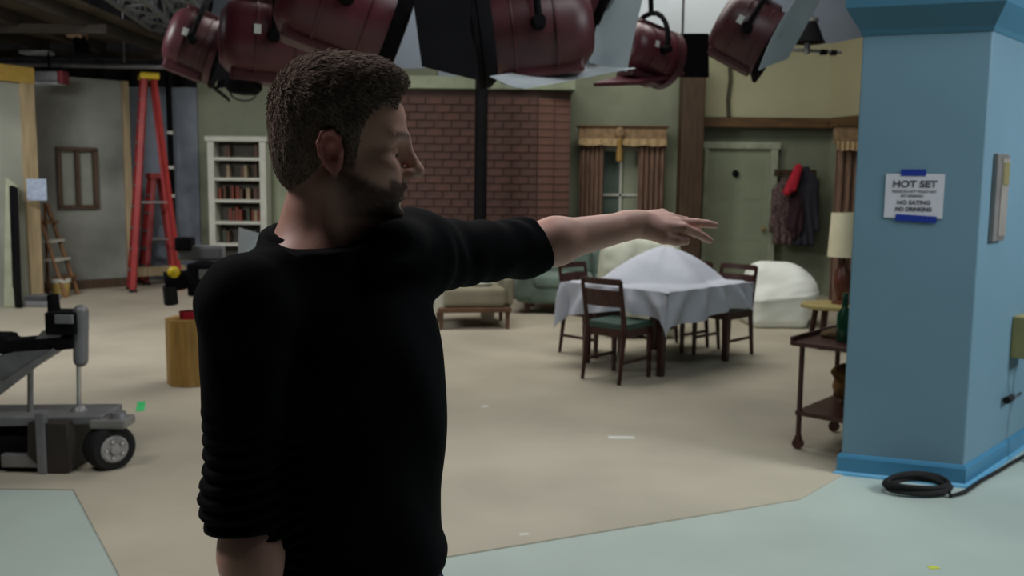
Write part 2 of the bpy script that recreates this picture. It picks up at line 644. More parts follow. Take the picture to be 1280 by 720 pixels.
# oak beam along the fascia and the post
b = B()
zb0, zb1 = P(900, 159, YW - .1).z, P(900, 147, YW - .1).z
b.prism([(X(872, YW - .12), YW - .12), (X(1032, YW - .12), YW - .12), (X(1032, YW), YW - .0), (X(872, YW), YW)], zb0, zb1)
struct(b.build('trim_1', M_oak, smooth=False, bevel=0.01))
b = B()
b.prism([(X(1032, YW - .12), YW - .12), (X(1150, 11.8), 11.8), (X(1150, 11.8) + .1, 11.9), (X(1032, YW), YW)], zb0, zb1)
struct(b.build('trim_2', M_oak, smooth=False, bevel=0.01))
yp = YW - 0.5
b = B()
b.prism([(X(850, yp), yp), (X(878, yp), yp), (X(878, yp), yp + .32), (X(850, yp), yp + .32)], 0, 3.4)
tag(b.build('oak_post', M_post, smooth=False, bevel=0.015), 'dark brown square timber post between curtained window and sage door', 'post')

# door in the alcove
dx0, dx1 = X(884, YW), X(962, YW)
zt = P(920, 186, YW).z
door = B()
door.box(((dx0 + dx1) / 2, YW + .06, zt / 2), (dx1 - dx0, .06, zt))
door = door.build('door_1', mat('sage_door_paint', (136, 144, 120), 0.7, vary=0.07, scale=2), smooth=False, bevel=.004)
struct(door)
dw = dx1 - dx0
for (cx, cz, w, h) in ((.27, .8, .34, .28), (.73, .8, .34, .28), (.27, .5, .34, .24), (.73, .5, .34, .24), (.27, .2, .34, .26), (.73, .2, .34, .26)):
    q = B()
    q.box((dx0 + dw * cx, YW + .035, zt * cz), (dw * w, .016, zt * h), bevel=.006)
    q.build('panel', MATS['sage_door_paint'], door, smooth=False)
q = B(); q.cyl((dx0 + dw * .45, YW + .03, P(920, 217, YW).z), (dx0 + dw * .45, YW - .03, P(920, 217, YW).z), .055, .03); q.build('door_knocker', M_black, door)
q = B(); q.ball((dx0 + dw * .92, YW - .02, 1.0), .032); q.build('door_knob', M_gold, door)
q = B()
q.box((dx1 + .05, YW + .05, zt / 2 + .05), (.1, .14, zt + .1))
q.box((dx0 - .03, YW + .05, zt / 2 + .05), (.06, .14, zt + .1))
q.box(((dx0 + dx1) / 2, YW + .05, zt + .05), (dw + .26, .15, .1))
q.build('door_casing', mat('sage_casing', (152, 158, 136), 0.7), door, smooth=False, bevel=.006)

# curtained window in the sage wall
def window(n, pl, pr, ptop, pbot, Y, facing=0):
    x0, x1 = X(pl, Y), X(pr, Y)
    z1, z0 = P(pl, ptop, Y).z, P(pl, pbot, Y).z
    w = B()
    fw = .07
    for (cx, cz, sx, sz) in (((x0 + x1) / 2, z1, x1 - x0 + fw, fw), ((x0 + x1) / 2, z0, x1 - x0 + fw, fw), (x0, (z0 + z1) / 2, fw, z1 - z0), (x1, (z0 + z1) / 2, fw, z1 - z0)):
        w.box((cx, Y - .03, cz), (sx, .08, sz))
    o = struct(w.build('window_%d' % n, M_white, smooth=False, bevel=.006))
    for r in range(2):
        for c in range(2):
            q = B()
            q.box((x0 + (x1 - x0) * (.25 + .5 * c), Y - .015, z0 + (z1 - z0) * (.25 + .5 * r)), ((x1 - x0) * .5 - .02, .012, (z1 - z0) * .5 - .02))
            q.build('pane', M_pane, o, smooth=False)
    q = B(); q.box(((x0 + x1) / 2, Y - .035, (z0 + z1) / 2), (.035, .05, z1 - z0)); q.build('mullion', M_white, o, smooth=False)
    q = B(); q.box(((x0 + x1) / 2, Y - .035, (z0 + z1) / 2), (x1 - x0, .05, .035)); q.build('glazing_bar', M_white, o, smooth=False)
    q = B(); q.box(((x0 + x1) / 2, Y - .07, z0 - .05), (x1 - x0 + .2, .16, .04)); q.build('window_sill', M_white, o, smooth=False)
    return o


def curtain(x0, x1, z0, z1, Y, label, folds=5, amp=.045):
    def fn(u, v):
        t = u * folds * 2 * math.pi
        return Vector((x0 + (x1 - x0) * u, Y + amp * math.sin(t + .4 * math.sin(v * 3)) * (.5 + .5 * (1 - v)) , z0 + (z1 - z0) * v))
    q = B(); q.grid(fn, folds * 12, 10, .012)
    return tag(q.build('curtain', M_curtain, smooth=True), label, 'curtain')


def valance(x0, x1, z0, z1, Y, label, cat='valance'):
    t = thing('valance', label, cat, ((x0 + x1) / 2, Y, z0))
    w, h = x1 - x0, z1 - z0
    q = B(); q.box((0, 0, h * .55), (w, .16, h * .7), bevel=.01); q.build('board', M_valance, t, smooth=False)
    q = B(); q.box((0, -.01, h * .95), (w + .06, .2, h * .1)); q.build('top_moulding', M_oak, t, smooth=False, bevel=.006)
    def fn(u, v):
        return Vector((w * (u - .5), -.1 - .012 * math.sin(u * 60), h * .28 - (h * .33) * (1 - v) - .018 * abs(math.sin(u * math.pi * 4)) * (1 - v)))
    q = B(); q.grid(fn, 90, 4, .01); q.build('fringe', mat('pale_fringe', (178, 152, 112), .9, vary=.2, scale=40), t)
    return t


YC = YW - .02
window(1, 748, 802, 186, 300, YW + .14)
curtain(X(724, YC - .1), X(753, YC - .1), 0.012, P(740, 176, YC).z, YC - .1, 'brown curtain hanging at the left side of the sage wall window')
curtain(X(797, YC - .1), X(829, YC - .1), 0.012, P(810, 176, YC).z, YC - .1, 'brown curtain hanging at right of the window, beside the timber post')
vl = valance(X(722, YC - .15), X(831, YC - .15), P(770, 180, YC - .15).z, P(770, 157, YC - .15).z, YC - .12, 'tan fringed valance box above the window in the sage wall')
tp = P(775, 166, YC - .24) - vl.location
k = B(); k.ball(tp, .07, sc=(1, .6, 1.2)); q = k.build('rosette', M_valance, vl)
k = B(); k.lathe([(.012, -.42), (.05, -.4), (.045, -.25), (.03, -.18), (.045, -.14), (.02, -.06)], a=tp, seg=14); k.build('tassel', M_gold, q)
# table lamp shape seen in the lower panes
# second curtain and valance on the return wall
Yr = 12.75
def on_return(Y, pxl, pxr):
    return X(pxl, Y), X(pxr, Y)
x0, x1 = on_return(12.4, 1041, 1092)
curtain(x0, x1, .012, P(1055, 182, 12.4).z, 12.35, 'brown curtain half hidden by the blue column, right of the coats', 5)
valance(x0 - .04, x1 + .05, P(1055, 186, 12.4).z, P(1055, 156, 12.4).z, 12.3, 'tan fringed valance above the curtain beside the blue column')

# ---- coats on the alcove wall
Yk = YW - .02
rk = thing('coat_rack', 'brown wooden rail with hooks above the hanging coats', 'coat rack', (X(993, Yk), Yk, P(993, 216, Yk).z))
k = B(); k.box((0, 0, 0), (.62, .035, .09), bevel=.006); k.build('rail', M_post, rk, smooth=False)
for i in range(4):
    k = B(); k.tube([(-.24 + .16 * i, -.01, -.01), (-.24 + .16 * i, -.09, -.02), (-.24 + .16 * i, -.1, .03)], .008); k.build('hook', M_black, rk)


def coat(px, py0, py1, w, m, label, seed, Y=YW - .16, dep=.075, name='coat'):
    top, bot = P(px, py0, Y), P(px, py1, Y)
    cx = top.x
    h = top.z - bot.z
    def side(u):
        return .35 + .65 * min(1, (u * 4) ** .7) if u < .3 else 1.0 + .1 * u
    prims = [('u', .03, rbox((cx, Y, bot.z + h * .38), (w * .48, dep, h * .38), .06)),
             ('u', .05, rbox((cx, Y + .01, bot.z + h * .72), (w * .42, dep * .9, h * .2), .05)),
             ('u', .05, rbox((cx, Y + .02, bot.z + h * .93), (w * .16, dep * .7, h * .07), .03)),
             ('u', .03, cap((cx - w * .42, Y, bot.z + h * .8), (cx - w * .5, Y - .03, bot.z + h * .22), .055, .05)),
             ('u', .03, cap((cx + w * .42, Y, bot.z + h * .8), (cx + w * .5, Y - .03, bot.z + h * .22), .055, .05))]
    def dsp(p):
        return .012 * np.sin(p[..., 0] * 60 + 3 * np.sin(p[..., 2] * 4 + seed)) * np.clip((bot.z + h * .8 - p[..., 2]) / (h * .5), 0, 1)
    v, qd = sdf_mesh(prims, .014, dsp)
    return tag(np_mesh(name, v, qd, m), label, 'coat')


coat(981, 222, 306, .3, M_cloth_fl, 'flowered brown and grey coat hanging leftmost on the alcove rail', 1)
coat(1008, 208, 308, .34, M_cloth_navy, 'long charcoal coat hanging rightmost on the alcove rail', 2, Y=YW - .2)
coat(996, 235, 300, .13, M_cloth_wine, 'dark wine coat squeezed between the flowered and charcoal coats', 4, Y=YW - .24)
ns, qs = sdf_mesh([('u', .03, cap(P(997, 209, YW - .3), P(984, 240, YW - .36), .045, .06)), ('u', .03, cap(P(999, 210, YW - .3), P(992, 236, YW - .36), .05, .045))], .01)
tag(np_mesh('scarf', ns, qs, M_cloth_red), 'bright red scarf slung over the top of the coats', 'scarf')

# ---- brick chimney
Yf = 12.9
bx0, bx1, bx2 = X(500, Yf), X(671, Yf), X(712, Yf + .02)
ztop = P(600, 112, Yf).z
ch = thing('brick_chimney', 'brown-red brick chimney breast with pale ledge, behind the pointing man', 'fireplace', ((bx0 + bx1) / 2, Yf, 0))
ox = (bx0 + bx1) / 2
k = B(); k.prism([(bx0 - ox, .012), (bx1 - ox, .012), (bx2 - ox, .13), (bx2 - ox, .85), (bx0 - ox, .85)], 0, ztop)
k.build('core', M_mortar, ch, smooth=False)
bw, bh = .225, .108
brick_mesh = {}
def brick(w, key, m):
    if key not in brick_mesh:
        q = B(); q.box((0, 0, 0), (w - .011, .038, bh - .011), bevel=.005)
        me = bpy.data.meshes.new('brick')
        bmesh.ops.recalc_face_normals(q.bm, faces=q.bm.faces)
        q.bm.to_mesh(me); q.bm.free(); me.materials.append(m)
        brick_mesh[key] = me
    o = bpy.data.objects.new('brick', brick_mesh[key])
    COL.objects.link(o)
    o.parent = ch
    return o
rows = int(ztop / bh)
tones = [M_brick, mat('dark_brick', (74, 52, 47), .85, vary=.25, scale=4, bump=.3), mat('rust_brick', (80, 55, 48), .85, vary=.25, scale=4, bump=.3)]
nb = int((bx1 - bx0) / bw)
sw = (bx1 - bx0) / nb
ang = math.atan2(.13, bx2 - bx1)
Ls = math.hypot(.13, bx2 - bx1)
for r in range(rows):
    z = bh * (r + .5)
    if r % 2 == 0:
        cells = [(sw * (i + .5), sw, 'f') for i in range(nb)]
    else:
        cells = [(sw * .25, sw * .5, 'h')] + [(sw * (i + 1), sw, 'f') for i in range(nb - 1)] + [(sw * (nb - .25), sw * .5, 'h')]
    for cx, w, kk in cells:
        t = random.randrange(3)
        o = brick(w, (kk, t), tones[t])
        o.location = (bx0 - ox + cx, .005 + random.uniform(-.006, .006), z)
    # splayed right cheek, lighter brick
    for i in range(2):
        c = Ls * (.25 + .5 * i)
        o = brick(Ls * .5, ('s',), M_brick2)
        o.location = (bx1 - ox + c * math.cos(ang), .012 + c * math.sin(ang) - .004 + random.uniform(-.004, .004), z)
        o.rotation_euler = (0, 0, ang)
k = B(); k.box(((bx2 - bx0) / 2 - (ox - bx0), .38, ztop + .085), (bx2 - bx0 + .1, .94, .17)); k.build('ledge', mat('sage_ledge', (130, 138, 116), .8), ch, smooth=False, bevel=.01)
# black pipe standing in front of the chimney
pb = P(600, 240, 12.4)
pp = thing('light_stand', 'black vertical pipe stand in front of the brick chimney', 'stand', (pb.x, 12.35, 0))
k = B(); k.cyl((0, 0, .05), (.02, 0, 3.6), .085); k.build('pole', M_black, pp)
k = B(); k.cyl((0, 0, 0.006), (0, 0, .06), .3, .26, 24); k.build('base', M_black, pp)

# ---- bookcase
Yb = 14.55
x0, x1 = X(264, Yb), X(336, Yb)
zt = P(300, 171, Yb).z
bc = thing('bookcase', 'off white open bookcase against the sage wall behind the man', 'bookcase', ((x0 + x1) / 2, Yb, 0))
w = x1 - x0
for s in (-1, 1):
    k = B(); k.box((s * (w / 2 - .05), 0, zt / 2), (.1, .3, zt)); k.build('side_panel', M_white, bc, smooth=False, bevel=.006)
k = B(); k.box((0, .14, zt / 2), (w - .2, .02, zt)); k.build('back_panel', mat('bookcase_back', (70, 66, 58), .8), bc, smooth=False)
k = B(); k.box((0, -.01, zt - .04), (w + .06, .34, .08)); k.build('cornice', M_white, bc, smooth=False, bevel=.01)
shelf_z = [P(300, py, Yb).z for py in (199, 224, 251, 278, 305)]
for z in shelf_z:
    k = B(); k.box((0, -.005, z), (w - .2, .29, .045)); k.build('shelf', M_white, bc, smooth=False)
books = [mat('book_rust', (112, 54, 40), .7), mat('book_brown', (86, 64, 50), .7), mat('book_cream', (140, 124, 98), .7), mat('book_green', (62, 70, 58), .7)]
for si, z in enumerate(shelf_z):
    xx = -w / 2 + .13
    n = 0
    ordinal = ('first', 'second', 'third', 'fourth', 'fifth', 'sixth', 'seventh', 'eighth', 'ninth', 'tenth', 'eleventh', 'twelfth', 'thirteenth', 'fourteenth')
    while xx < w / 2 - .16:
        bwid = random.uniform(.035, .06)
        hh = random.uniform(.16, .22)
        if random.random() < (.25, .3, .72, .55, .4)[si]:
            mb = books[random.choice((0, 0, 1, 2, 3) if si in (2, 3) else (1, 3, 1, 2, 0))]
            k = B(); k.box((0, 0, hh / 2), (bwid - .006, .15, hh), bevel=.003)
            o = k.build('book', mb, smooth=False)
            o.location = ((x0 + x1) / 2 + xx + bwid / 2, Yb + .02, z + .0225)
            sn = ('top', 'second', 'third', 'fourth', 'fifth')[si]
            tone_ = {'book_rust': 'rust', 'book_brown': 'brown', 'book_cream': 'cream', 'book_green': 'dark green'}[mb.name]
            tag(o, '%s book, %s from the left on the %s shelf of the white bookcase' % (tone_, ordinal[min(n, 13)], sn), 'book', 'books in the white bookcase')
            n += 1
        xx += bwid + (.03 if random.random() < .25 else .001)

# ---- scenery flats on the left
def flat(pxl, pxr, Yl, Yr_, z1, m, label, stile_m=M_pine, name='scenery_flat', opening=None, th=.05):
    a, c = Vector((X(pxl, Yl), Yl, 0)), Vector((X(pxr, Yr_), Yr_, 0))
    t = thing(name, label, 'flat', a, math.atan2(c.y - a.y, c.x - a.x))
    L = (c - a).length
    k = B()
    if opening is None:
        k.box((L / 2, th / 2, z1 / 2), (L, th, z1))
    else:
        u0, u1, w0, w1 = opening
        k.box((u0 / 2, th / 2, z1 / 2), (u0, th, z1))
        k.box(((u1 + L) / 2, th / 2, z1 / 2), (L - u1, th, z1))
        k.box(((u0 + u1) / 2, th / 2, w0 / 2), (u1 - u0, th, w0))
        k.box(((u0 + u1) / 2, th / 2, (w1 + z1) / 2), (u1 - u0, th, z1 - w1))
    k.build('face', m, t, smooth=False)
    return t, L


t, L = flat(-60, 46, 11.0, 12.0, P(20, 88, 12.0).z, M_flat2, 'pale flat at the left edge with bare pine stile and yellow top rail')
zt = P(20, 88, 12.0).z
k = B(); k.box((L - .09, -.02, zt / 2), (.18, .05, zt)); k.build('stile', M_pine, t, smooth=False)
k = B(); k.box((L / 2, -.03, zt - .07), (L, .06, .2)); k.build('top_rail', M_ply, t, smooth=False)
k = B(); k.box((L + .02, .3, zt / 2 - .1), (.03, .55, zt - .2)); k.build('return_panel', mat('red_brown_board', (86, 52, 38), .7, vary=.2, scale=3), t, smooth=False)
# paper notice on that stile
pn = P(46, 237, 11.7)
k = B(); k.box((0, 0, 0), (.24, .006, .27)); o = k.build('paper_notice', mat('bluish_notice', (150, 160, 178), .8, vary=.12, scale=18), smooth=False); o.location = pn + Vector((0, .0, 0)); o.rotation_euler = (0, 0, .1)
tag(o, 'bluish white paper notice pinned to the pine stile at far left', 'notice')
# curved pale panel leaning at the very left
pl0 = F(-6, 384)
def fnp(u, v):
    a = (u - .5) * 1.0
    return Vector((pl0.x + .36 * math.sin(a * 1.6) + .08, pl0.y - .1 + .1 * math.cos(a * 1.6) + .1 * v, .01 + (1.7 - .18 * u * u) * v))
k = B(); k.grid(fnp, 14, 8, .03)
tag(k.build('curved_panel', mat('cream_green_panel', (158, 162, 138), .6, vary=.08)), 'curved cream panel with rounded top leaning at the left edge', 'panel')
k = B(); k.plate([F(19, 384), F(25, 386), P(20, 235, 11.4), P(14, 232, 11.4)], .05); tag(k.build('dark_batten', M_black, smooth=False), 'dark narrow batten leaning between curved panel and pine stile', 'batten')

# grey flat with a small window hole
zt2 = P(110, 97, 13.6).z
t, L = flat(48, 156, 13.2, 14.0, zt2, M_flat, 'grey stained flat with a small two pane window opening',
            opening=(.28, .78, P(88, 259, 13.4).z, P(88, 186, 13.4).z))
z0, z1 = P(88, 259, 13.4).z, P(88, 186, 13.4).z
k = B()
for (cx, cz, sx, sz) in ((.53, z0, .56, .06), (.53, z1, .56, .06), (.28, (z0 + z1) / 2, .06, z1 - z0), (.78, (z0 + z1) / 2, .06, z1 - z0), (.53, (z0 + z1) / 2, .05, z1 - z0)):
    k.box((cx, -.015, cz), (sx, .09, sz))
k.build('window_frame', M_post, t, smooth=False)
for cx in (.405, .655):
    k = B(); k.box((cx, .03, (z0 + z1) / 2), (.21, .012, z1 - z0 - .05)); k.build('pane', mat('dusty_pane', (138, 142, 130), .4, vary=.1, scale=3), t, smooth=False)
k = B(); k.box((L + .045, 0, zt2 / 2), (.1, .09, zt2)); k.build('edge_post', M_pine, t, smooth=False)
k = B(); k.box((L * .5, -.03, .07), (L, .05, .14)); k.build('bottom_rail', M_post, t, smooth=False)
k = B(); k.box((L * .98 + .42, -.15, .23), (.85, .1, .14)); k.build('foot_rail', M_pine, t, smooth=False)
k = B(); k.box((L * .98 + .8, -.15, .08), (.1, .3, .16)); k.build('foot_block', M_pine, t, smooth=False)

# ---- red ladders
def ladder(loc, rotz, h, spread, wid, n, label, m=M_redfib):
    t = thing('step_ladder', label, 'ladder', loc, rotz)
    tw = wid * .55
    for s in (-1, 1):
        k = B(); a, c = Vector((-spread * .5, s * wid / 2, 0)), Vector((-.06, s * tw / 2, h)); k.cyl(a, c, .05, .05, 4); k.build('front_rail', m, t, smooth=False)
        k = B(); a, c = Vector((spread * .5, s * wid * .46, 0)), Vector((.06, s * tw * .46, h)); k.cyl(a, c, .042, .042, 4); k.build('rear_rail', m, t, smooth=False)
        k = B(); k.box((-.5 * spread, s * wid / 2, .02), (.1, .09, .04)); k.build('foot', M_rubber, t, smooth=False)
    for i in range(1, n + 1):
        f = i / (n + 1)
        ww = wid + (tw - wid) * f
        k = B(); k.box((-spread * .5 * (1 - f) - .06 * f, 0, h * f), (.09, ww, .03)); k.build('step', M_steel, t, smooth=False)
        if i % 2 == 0:
            k = B(); k.box((spread * .5 * (1 - f) + .06 * f, 0, h * f), (.03, ww * .92, .04)); k.build('rear_brace', m, t, smooth=False)
    k = B(); k.box((0, 0, h + .02), (.26, tw + .12, .09), bevel=.015); k.build('top_cap', M_yel if m is M_redfib and h > 2.5 else m, t, smooth=False)
    for s in (-1, 1):
        k = B(); k.cyl((-spread * .3, s * wid * .38, h * .42), (spread * .3, s * wid * .36, h * .42), .012); k.build('spreader', M_steel, t)
    return t


ly = 13.55
lz = P(180, 98, ly).z
ladder((X(192, ly) - .02, ly, .006), math.radians(28), lz, .66, .44, 9, 'tall red fibreglass step ladder with yellow top cap')
ladder((X(196, 14.5), 14.5, .006), math.radians(35), P(190, 222, 14.5).z, .5, .4, 5, 'short red step ladder standing behind the tall red one')
pk = P(212, 150, 14.85)
k = B(); k.cyl((pk.x, 14.85, 0.006), (pk.x, 14.85, 3.4), .045)
for z in (1.3, 1.75, 2.3):
    pass
o = tag(k.build('black_pipe', M_black), 'black upright pipe just right of the red ladders', 'pipe')
for z in (1.35, 1.8, 2.35):
    k = B(); k.cyl((pk.x, 14.85, z), (pk.x, 14.85, z + .05), .05); k.build('white_band', M_wtape, o)

# wooden stepladder at the pine stile with a bucket
c0 = F(68, 372)
t = thing('wooden_ladder', 'small brown wooden step ladder beside the pine stile', 'ladder', (c0.x, c0.y + .15, .006))
for s in (-1, 1):
    k = B(); k.cyl((.17, s * .18, 0), (-.2, s * .15, 1.28), .03, .03, 4); k.build('front_rail', mat('raw_umber_wood', (120, 84, 52), .6, vary=.2), t, smooth=False)
    k = B(); k.cyl((-.24, s * .16, 0), (-.22, s * .14, 1.28), .022, .022, 4); k.build('rear_rail', MATS['raw_umber_wood'], t, smooth=False)
for i in range(1, 5):
    f = i / 5
    k = B(); k.box((.17 - .37 * f - .03, 0, 1.28 * f), (.2, .36, .03)); k.build('step', M_white if i in (2, 3) else MATS['raw_umber_wood'], t, smooth=False)
c0 = F(80, 369)
t = thing('paint_bucket', 'yellowish bucket with white rim on the floor by the wooden ladder', 'bucket', (c0.x + .06, c0.y - .2, .006))
k = B(); k.lathe([(.1, 0), (.13, .24), (.128, .245), (.11, .24)], seg=20); k.build('pail', mat('ochre_pail', (164, 140, 76), .5), t)
k = B(); k.lathe([(.134, .2), (.136, .25), (.1, .26)], seg=20); k.build('rim', M_white, t)
c0 = F(50, 383)
k = B(); k.box((c0.x - .05, c0.y, .05), (.42, .25, .08), bevel=.02); k.box((c0.x + .02, c0.y - .05, .11), (.2, .15, .06), bevel=.02); tag(k.build('equipment_case', M_gun, smooth=False), 'low dark equipment case on the floor by the pine stile', 'case')

# ---- overhead left: drape, greenbed deck, truss
k = B()
xa, xb = -11.5, X(256, 15.5)
zd0, zd1 = P(100, 108, 15.5).z, 6.2
def fnd(u, v):
    return Vector((xa + (xb - xa) * u, 15.5 + .06 * math.sin(u * 90), zd0 + (zd1 - zd0) * v))
k.grid(fnd, 140, 2, .02)
tag(k.build('black_drape', M_dark), 'long black drape border hanging high above the flats at left', 'drape')
gb = thing('greenbed', 'dark timber lighting catwalk hung over the flats at upper left', 'catwalk', (-7.4, 11.0, P(60, 14, 11.0).z))
gz = gb.location.z
for i in range(9):
    k = B(); k.box((0, -2.0 + i * .52, 0), (5.2, .5, .045)); k.build('plank', M_deck, gb, smooth=False)
for i in range(7):
    k = B(); k.box((-2.4 + i * .8, 0, -.1), (.07, 4.6, .14)); k.build('joist', M_joist, gb, smooth=False)
for y in (-2.2, 0, 2.2):
    k = B(); k.box((0, y, -.2), (5.3, .08, .1)); k.build('beam', M_joist, gb, smooth=False)
for (x, y) in ((-2.4, -2.1), (2.4, -2.1), (-2.4, 2.1), (2.4, 2.1)):
    k = B(); k.cyl((x, y, 0), (x, y, 6.35 - gz), .012); k.build('hanger', M_black, gb)


def truss(a, c, wd, label):
    a, c = Vector(a), Vector(c)
    t = thing('lattice_truss', label, 'truss', a)
    d = c - a
    dn = d.normalized()
    side = dn.cross(Vector((0, 0, 1))).normalized() * wd
    up = Vector((0, 0, wd))
    cs = [Vector((0, 0, 0)), side, up, side + up]
    for q in cs:
        k = B(); k.cyl(q, q + d, .03); k.build('chord', M_truss, t)
    n = int(d.length / .55)
    for i in range(n):
        f0, f1 = d * (i / n), d * ((i + 1) / n)
        for (p, q) in ((0, 1), (0, 2), (1, 3)):
            k = B()
            s, e = (cs[p] + f0, cs[q] + f1) if i % 2 == 0 else (cs[q] + f0, cs[p] + f1)
            k.cyl(s, e, .018, seg=8); k.build('web', M_truss, t)
    for f in (.1, .9):
        k = B(); k.cyl(up + d * f, Vector((0, 0, 6.35 - a.z)) + d * f - Vector((0, 0, (d * f).z)), .01); k.build('hanger', M_black, t)
    return t


truss(P(95, -30, 8.0), P(207, 50, 14.0), .34, 'grey metal lattice truss running away at upper left')
truss(P(165, -50, 8.0), P(238, 40, 14.0), .3, 'grey lattice truss above, close left of the maroon lamps')
pz = P(60, 78, 13.0)
k = B(); k.cyl((-9.5, 13.0, pz.z), (P(215, 90, 13).x, 13.0, pz.z - .05), .03); k.cyl((-8, 13.0, pz.z), (-8, 13.0, 6.3), .008); k.cyl((-5.4, 13.0, pz.z), (-5.4, 13.0, 6.3), .008)
tag(k.build('lighting_pipe', M_gun), 'thin grey pipe hung level below the catwalk at left', 'pipe')
# small work lamp with tan body on the catwalk pipe
wl = P(92, 42, 12.2)
t = thing('work_lamp', 'small tan work lamp hanging below the catwalk', 'lamp', wl)
k = B(); k.box((0, 0, 0), (.3, .2, .13), bevel=.03, rot=Matrix.Rotation(.15, 3, 'Y')); k.build('housing', mat('tan_enamel', (140, 112, 88), .5), t)
k = B(); k.cyl((-.12, 0, .05), (-.14, 0, .22), .035); k.build('bracket', M_ply, t)
k = B(); k.cyl((.08, -.02, -.06), (.14, -.04, -.3), .08, .1); k.build('snoot', M_black, t)
k = B(); k.cyl((0, 0, .05), (0, 0, gz - .2 - wl.z), .012); k.build('stem', M_black, t)
wl = P(46, 66, 13.0)
t = thing('clip_lamp', 'small lamp with red cap and white tray on the far left pipe', 'lamp', wl)
k = B(); k.box((0, 0, 0), (.4, .2, .05), bevel=.01); k.build('tray', M_matte_white, t)
k = B(); k.ball((-.06, 0, .07), .06); k.build('red_cap', M_cloth_red, t)
wl = P(62, 97, 12.9)
t = thing('ballast_box', 'small grey box with red end hanging beside the yellow top rail', 'box', wl)
k = B(); k.box((0, 0, 0), (.3, .2, .15), bevel=.01); k.build('case', M_gun, t)
k = B(); k.box((.19, 0, 0), (.07, .2, .17), bevel=.01); k.build('red_end', mat('dull_red', (130, 48, 56), .6), t)
k = B(); k.box((0, -.02, -.09), (.34, .22, .025)); k.build('shelf', M_matte_white, t)
k = B(); k.cyl((0, 0, .05), (0, 0, .35), .012); k.build('stem', M_black, t)

# ================================================================ MAROON STUDIO LAMPS
def fresnel(c, dirv, r, L, label, doors=(1, 1, 1, 1), knob=False, door_len=None, m=M_maroon, roll=0.0, pipe_z=None, ring=None, name='fresnel_lamp'):
    """studio lamp, lens towards dirv; r radius, L body length"""
    t = thing(name, label, 'studio lamp', c)
    d = Vector(dirv).normalized()
    q = d.to_track_quat('X', 'Z').to_matrix() @ Matrix.Rotation(roll, 3, 'X')
    t.rotation_mode = 'XYZ'
    t.rotation_euler = q.to_euler()
    h = L / 2
    k = B(); k.lathe([(r * .2, -h), (r * .62, -h * .97), (r * .84, -h * .82), (r * .93, -h * .6), (r * .94, h * .72), (r * .9, h * .8)], axis=(1, 0, 0), seg=32); k.build('housing', m, t)
    k = B(); k.lathe([(r * .9, h * .72), (r * 1.06, h * (.88 if ring else .74)), (r * 1.08, h * .98), (r * 1.0, h), (r * .86, h * .99), (r * .84, h * .85)], axis=(1, 0, 0), seg=32); k.build('front_ring', ring or M_maroon2, t)
    k = B(); k.lathe([(r * .83, h * .9), (r * .8, h * .93), (r * .55, h * 1.0), (r * .2, h * 1.04), (.005, h * 1.045)], axis=(1, 0, 0), seg=32); k.build('lens', M_lens, t)
    k = B(); k.box((-.02 * L, 0, -r * (.82 if ring else .9)), (L * .72, r * .9, r * .35), bevel=r * .08); k.build('base_vent', M_maroon2, t, smooth=False)
    k = B(); k.box((-.02 * L, 0, r * .92), (L * .6, r * .7, r * .22), bevel=r * .06); k.build('top_vent', M_maroon2, t, smooth=False)
    for f in (-.3, .42):
        k = B(); k.lathe([(r * .945, h * f - .008), (r * .965, h * f - .006), (r * .965, h * f + .006), (r * .945, h * f + .008)], axis=(1, 0, 0), seg=32); k.build('seam_band', m, t)
    # yoke: a U round the body up to the hanging stem
    pts = []
    for i in range(13):
        a = math.pi * i / 12
        pts.append((0, r * 1.14 * math.cos(a), max(0, r * 1.45 * math.sin(a))))
    k = B()
    for i in range(12):
        p0, p1 = Vector(pts[i]), Vector(pts[i + 1])
        k.cyl(p0, p1, .022, seg=8)
    k.build('yoke', M_black, t)
    for s in (-1, 1):
        k = B(); k.cyl((0, s * r * .93, 0), (0, s * r * 1.28, 0), r * .16, r * .12, 16); k.build('tilt_knob', M_black, t)
    k = B(); k.box((-h * .3, -r * .95, r * .12), (r * .16, .01, r * .22)); k.build('label_plate', M_wtape, t, smooth=False)
    if knob:
        k = B(); k.lathe([(r * .42, -r * 1.0), (r * .46, -r * 1.2), (r * .34, -r * 1.34), (.01, -r * 1.38)], a=(-h * .5, 0, 0), seg=20); k.build('bottom_cap', M_black, t)
        k = B(); k.tube([(-h * .5 + r * .3 * math.cos(a), 0, -r * 1.36 - r * .16 * math.sin(a)) for a in [math.pi * i / 8 for i in range(9)]], .008); k.build('handle_loop', M_steel, t)
    dl = door_len or r * 1.15
    if any(doors):
        k = B(); k.lathe([(r * 1.04, h), (r * 1.12, h), (r * 1.12, h + .03), (r * 1.0, h + .03), (r * 1.0, h)], axis=(1, 0, 0), seg=32); k.build('door_frame', M_black, t)
    w0, w1 = r * 1.0, r * .64
    ins = math.radians(18)
    x0, x1 = h + .035, h + .035 + dl * math.cos(ins)
    o0, o1 = r * 1.05, r * 1.05 + dl * math.sin(ins)
    specs = [((x0, -w0, o0), (x0, w0, o0), (x1, w1, o1), (x1, -w1, o1)),
             ((x0, -w0, -o0), (x0, w0, -o0), (x1, w1, -o1), (x1, -w1, -o1)),
             ((x0, o0, -w0), (x0, o0, w0), (x1, o1, w1), (x1, o1, -w1)),
             ((x0, -o0, -w0), (x0, -o0, w0), (x1, -o1, w1), (x1, -o1, -w1))]
    for on, sp in zip(doors, specs):
        if on:
            k = B(); k.plate(sp, .012); k.build('barn_door', M_black, t, smooth=False)
    # stem and clamp up to the pipe (in lamp space)
    top = q.transposed() @ Vector((0, 0, (pipe_z or 3.9) - c[2]))
    k = B(); k.cyl((0, 0, r * 1.42), top, .022); k.build('stem', M_black, t)
    return t


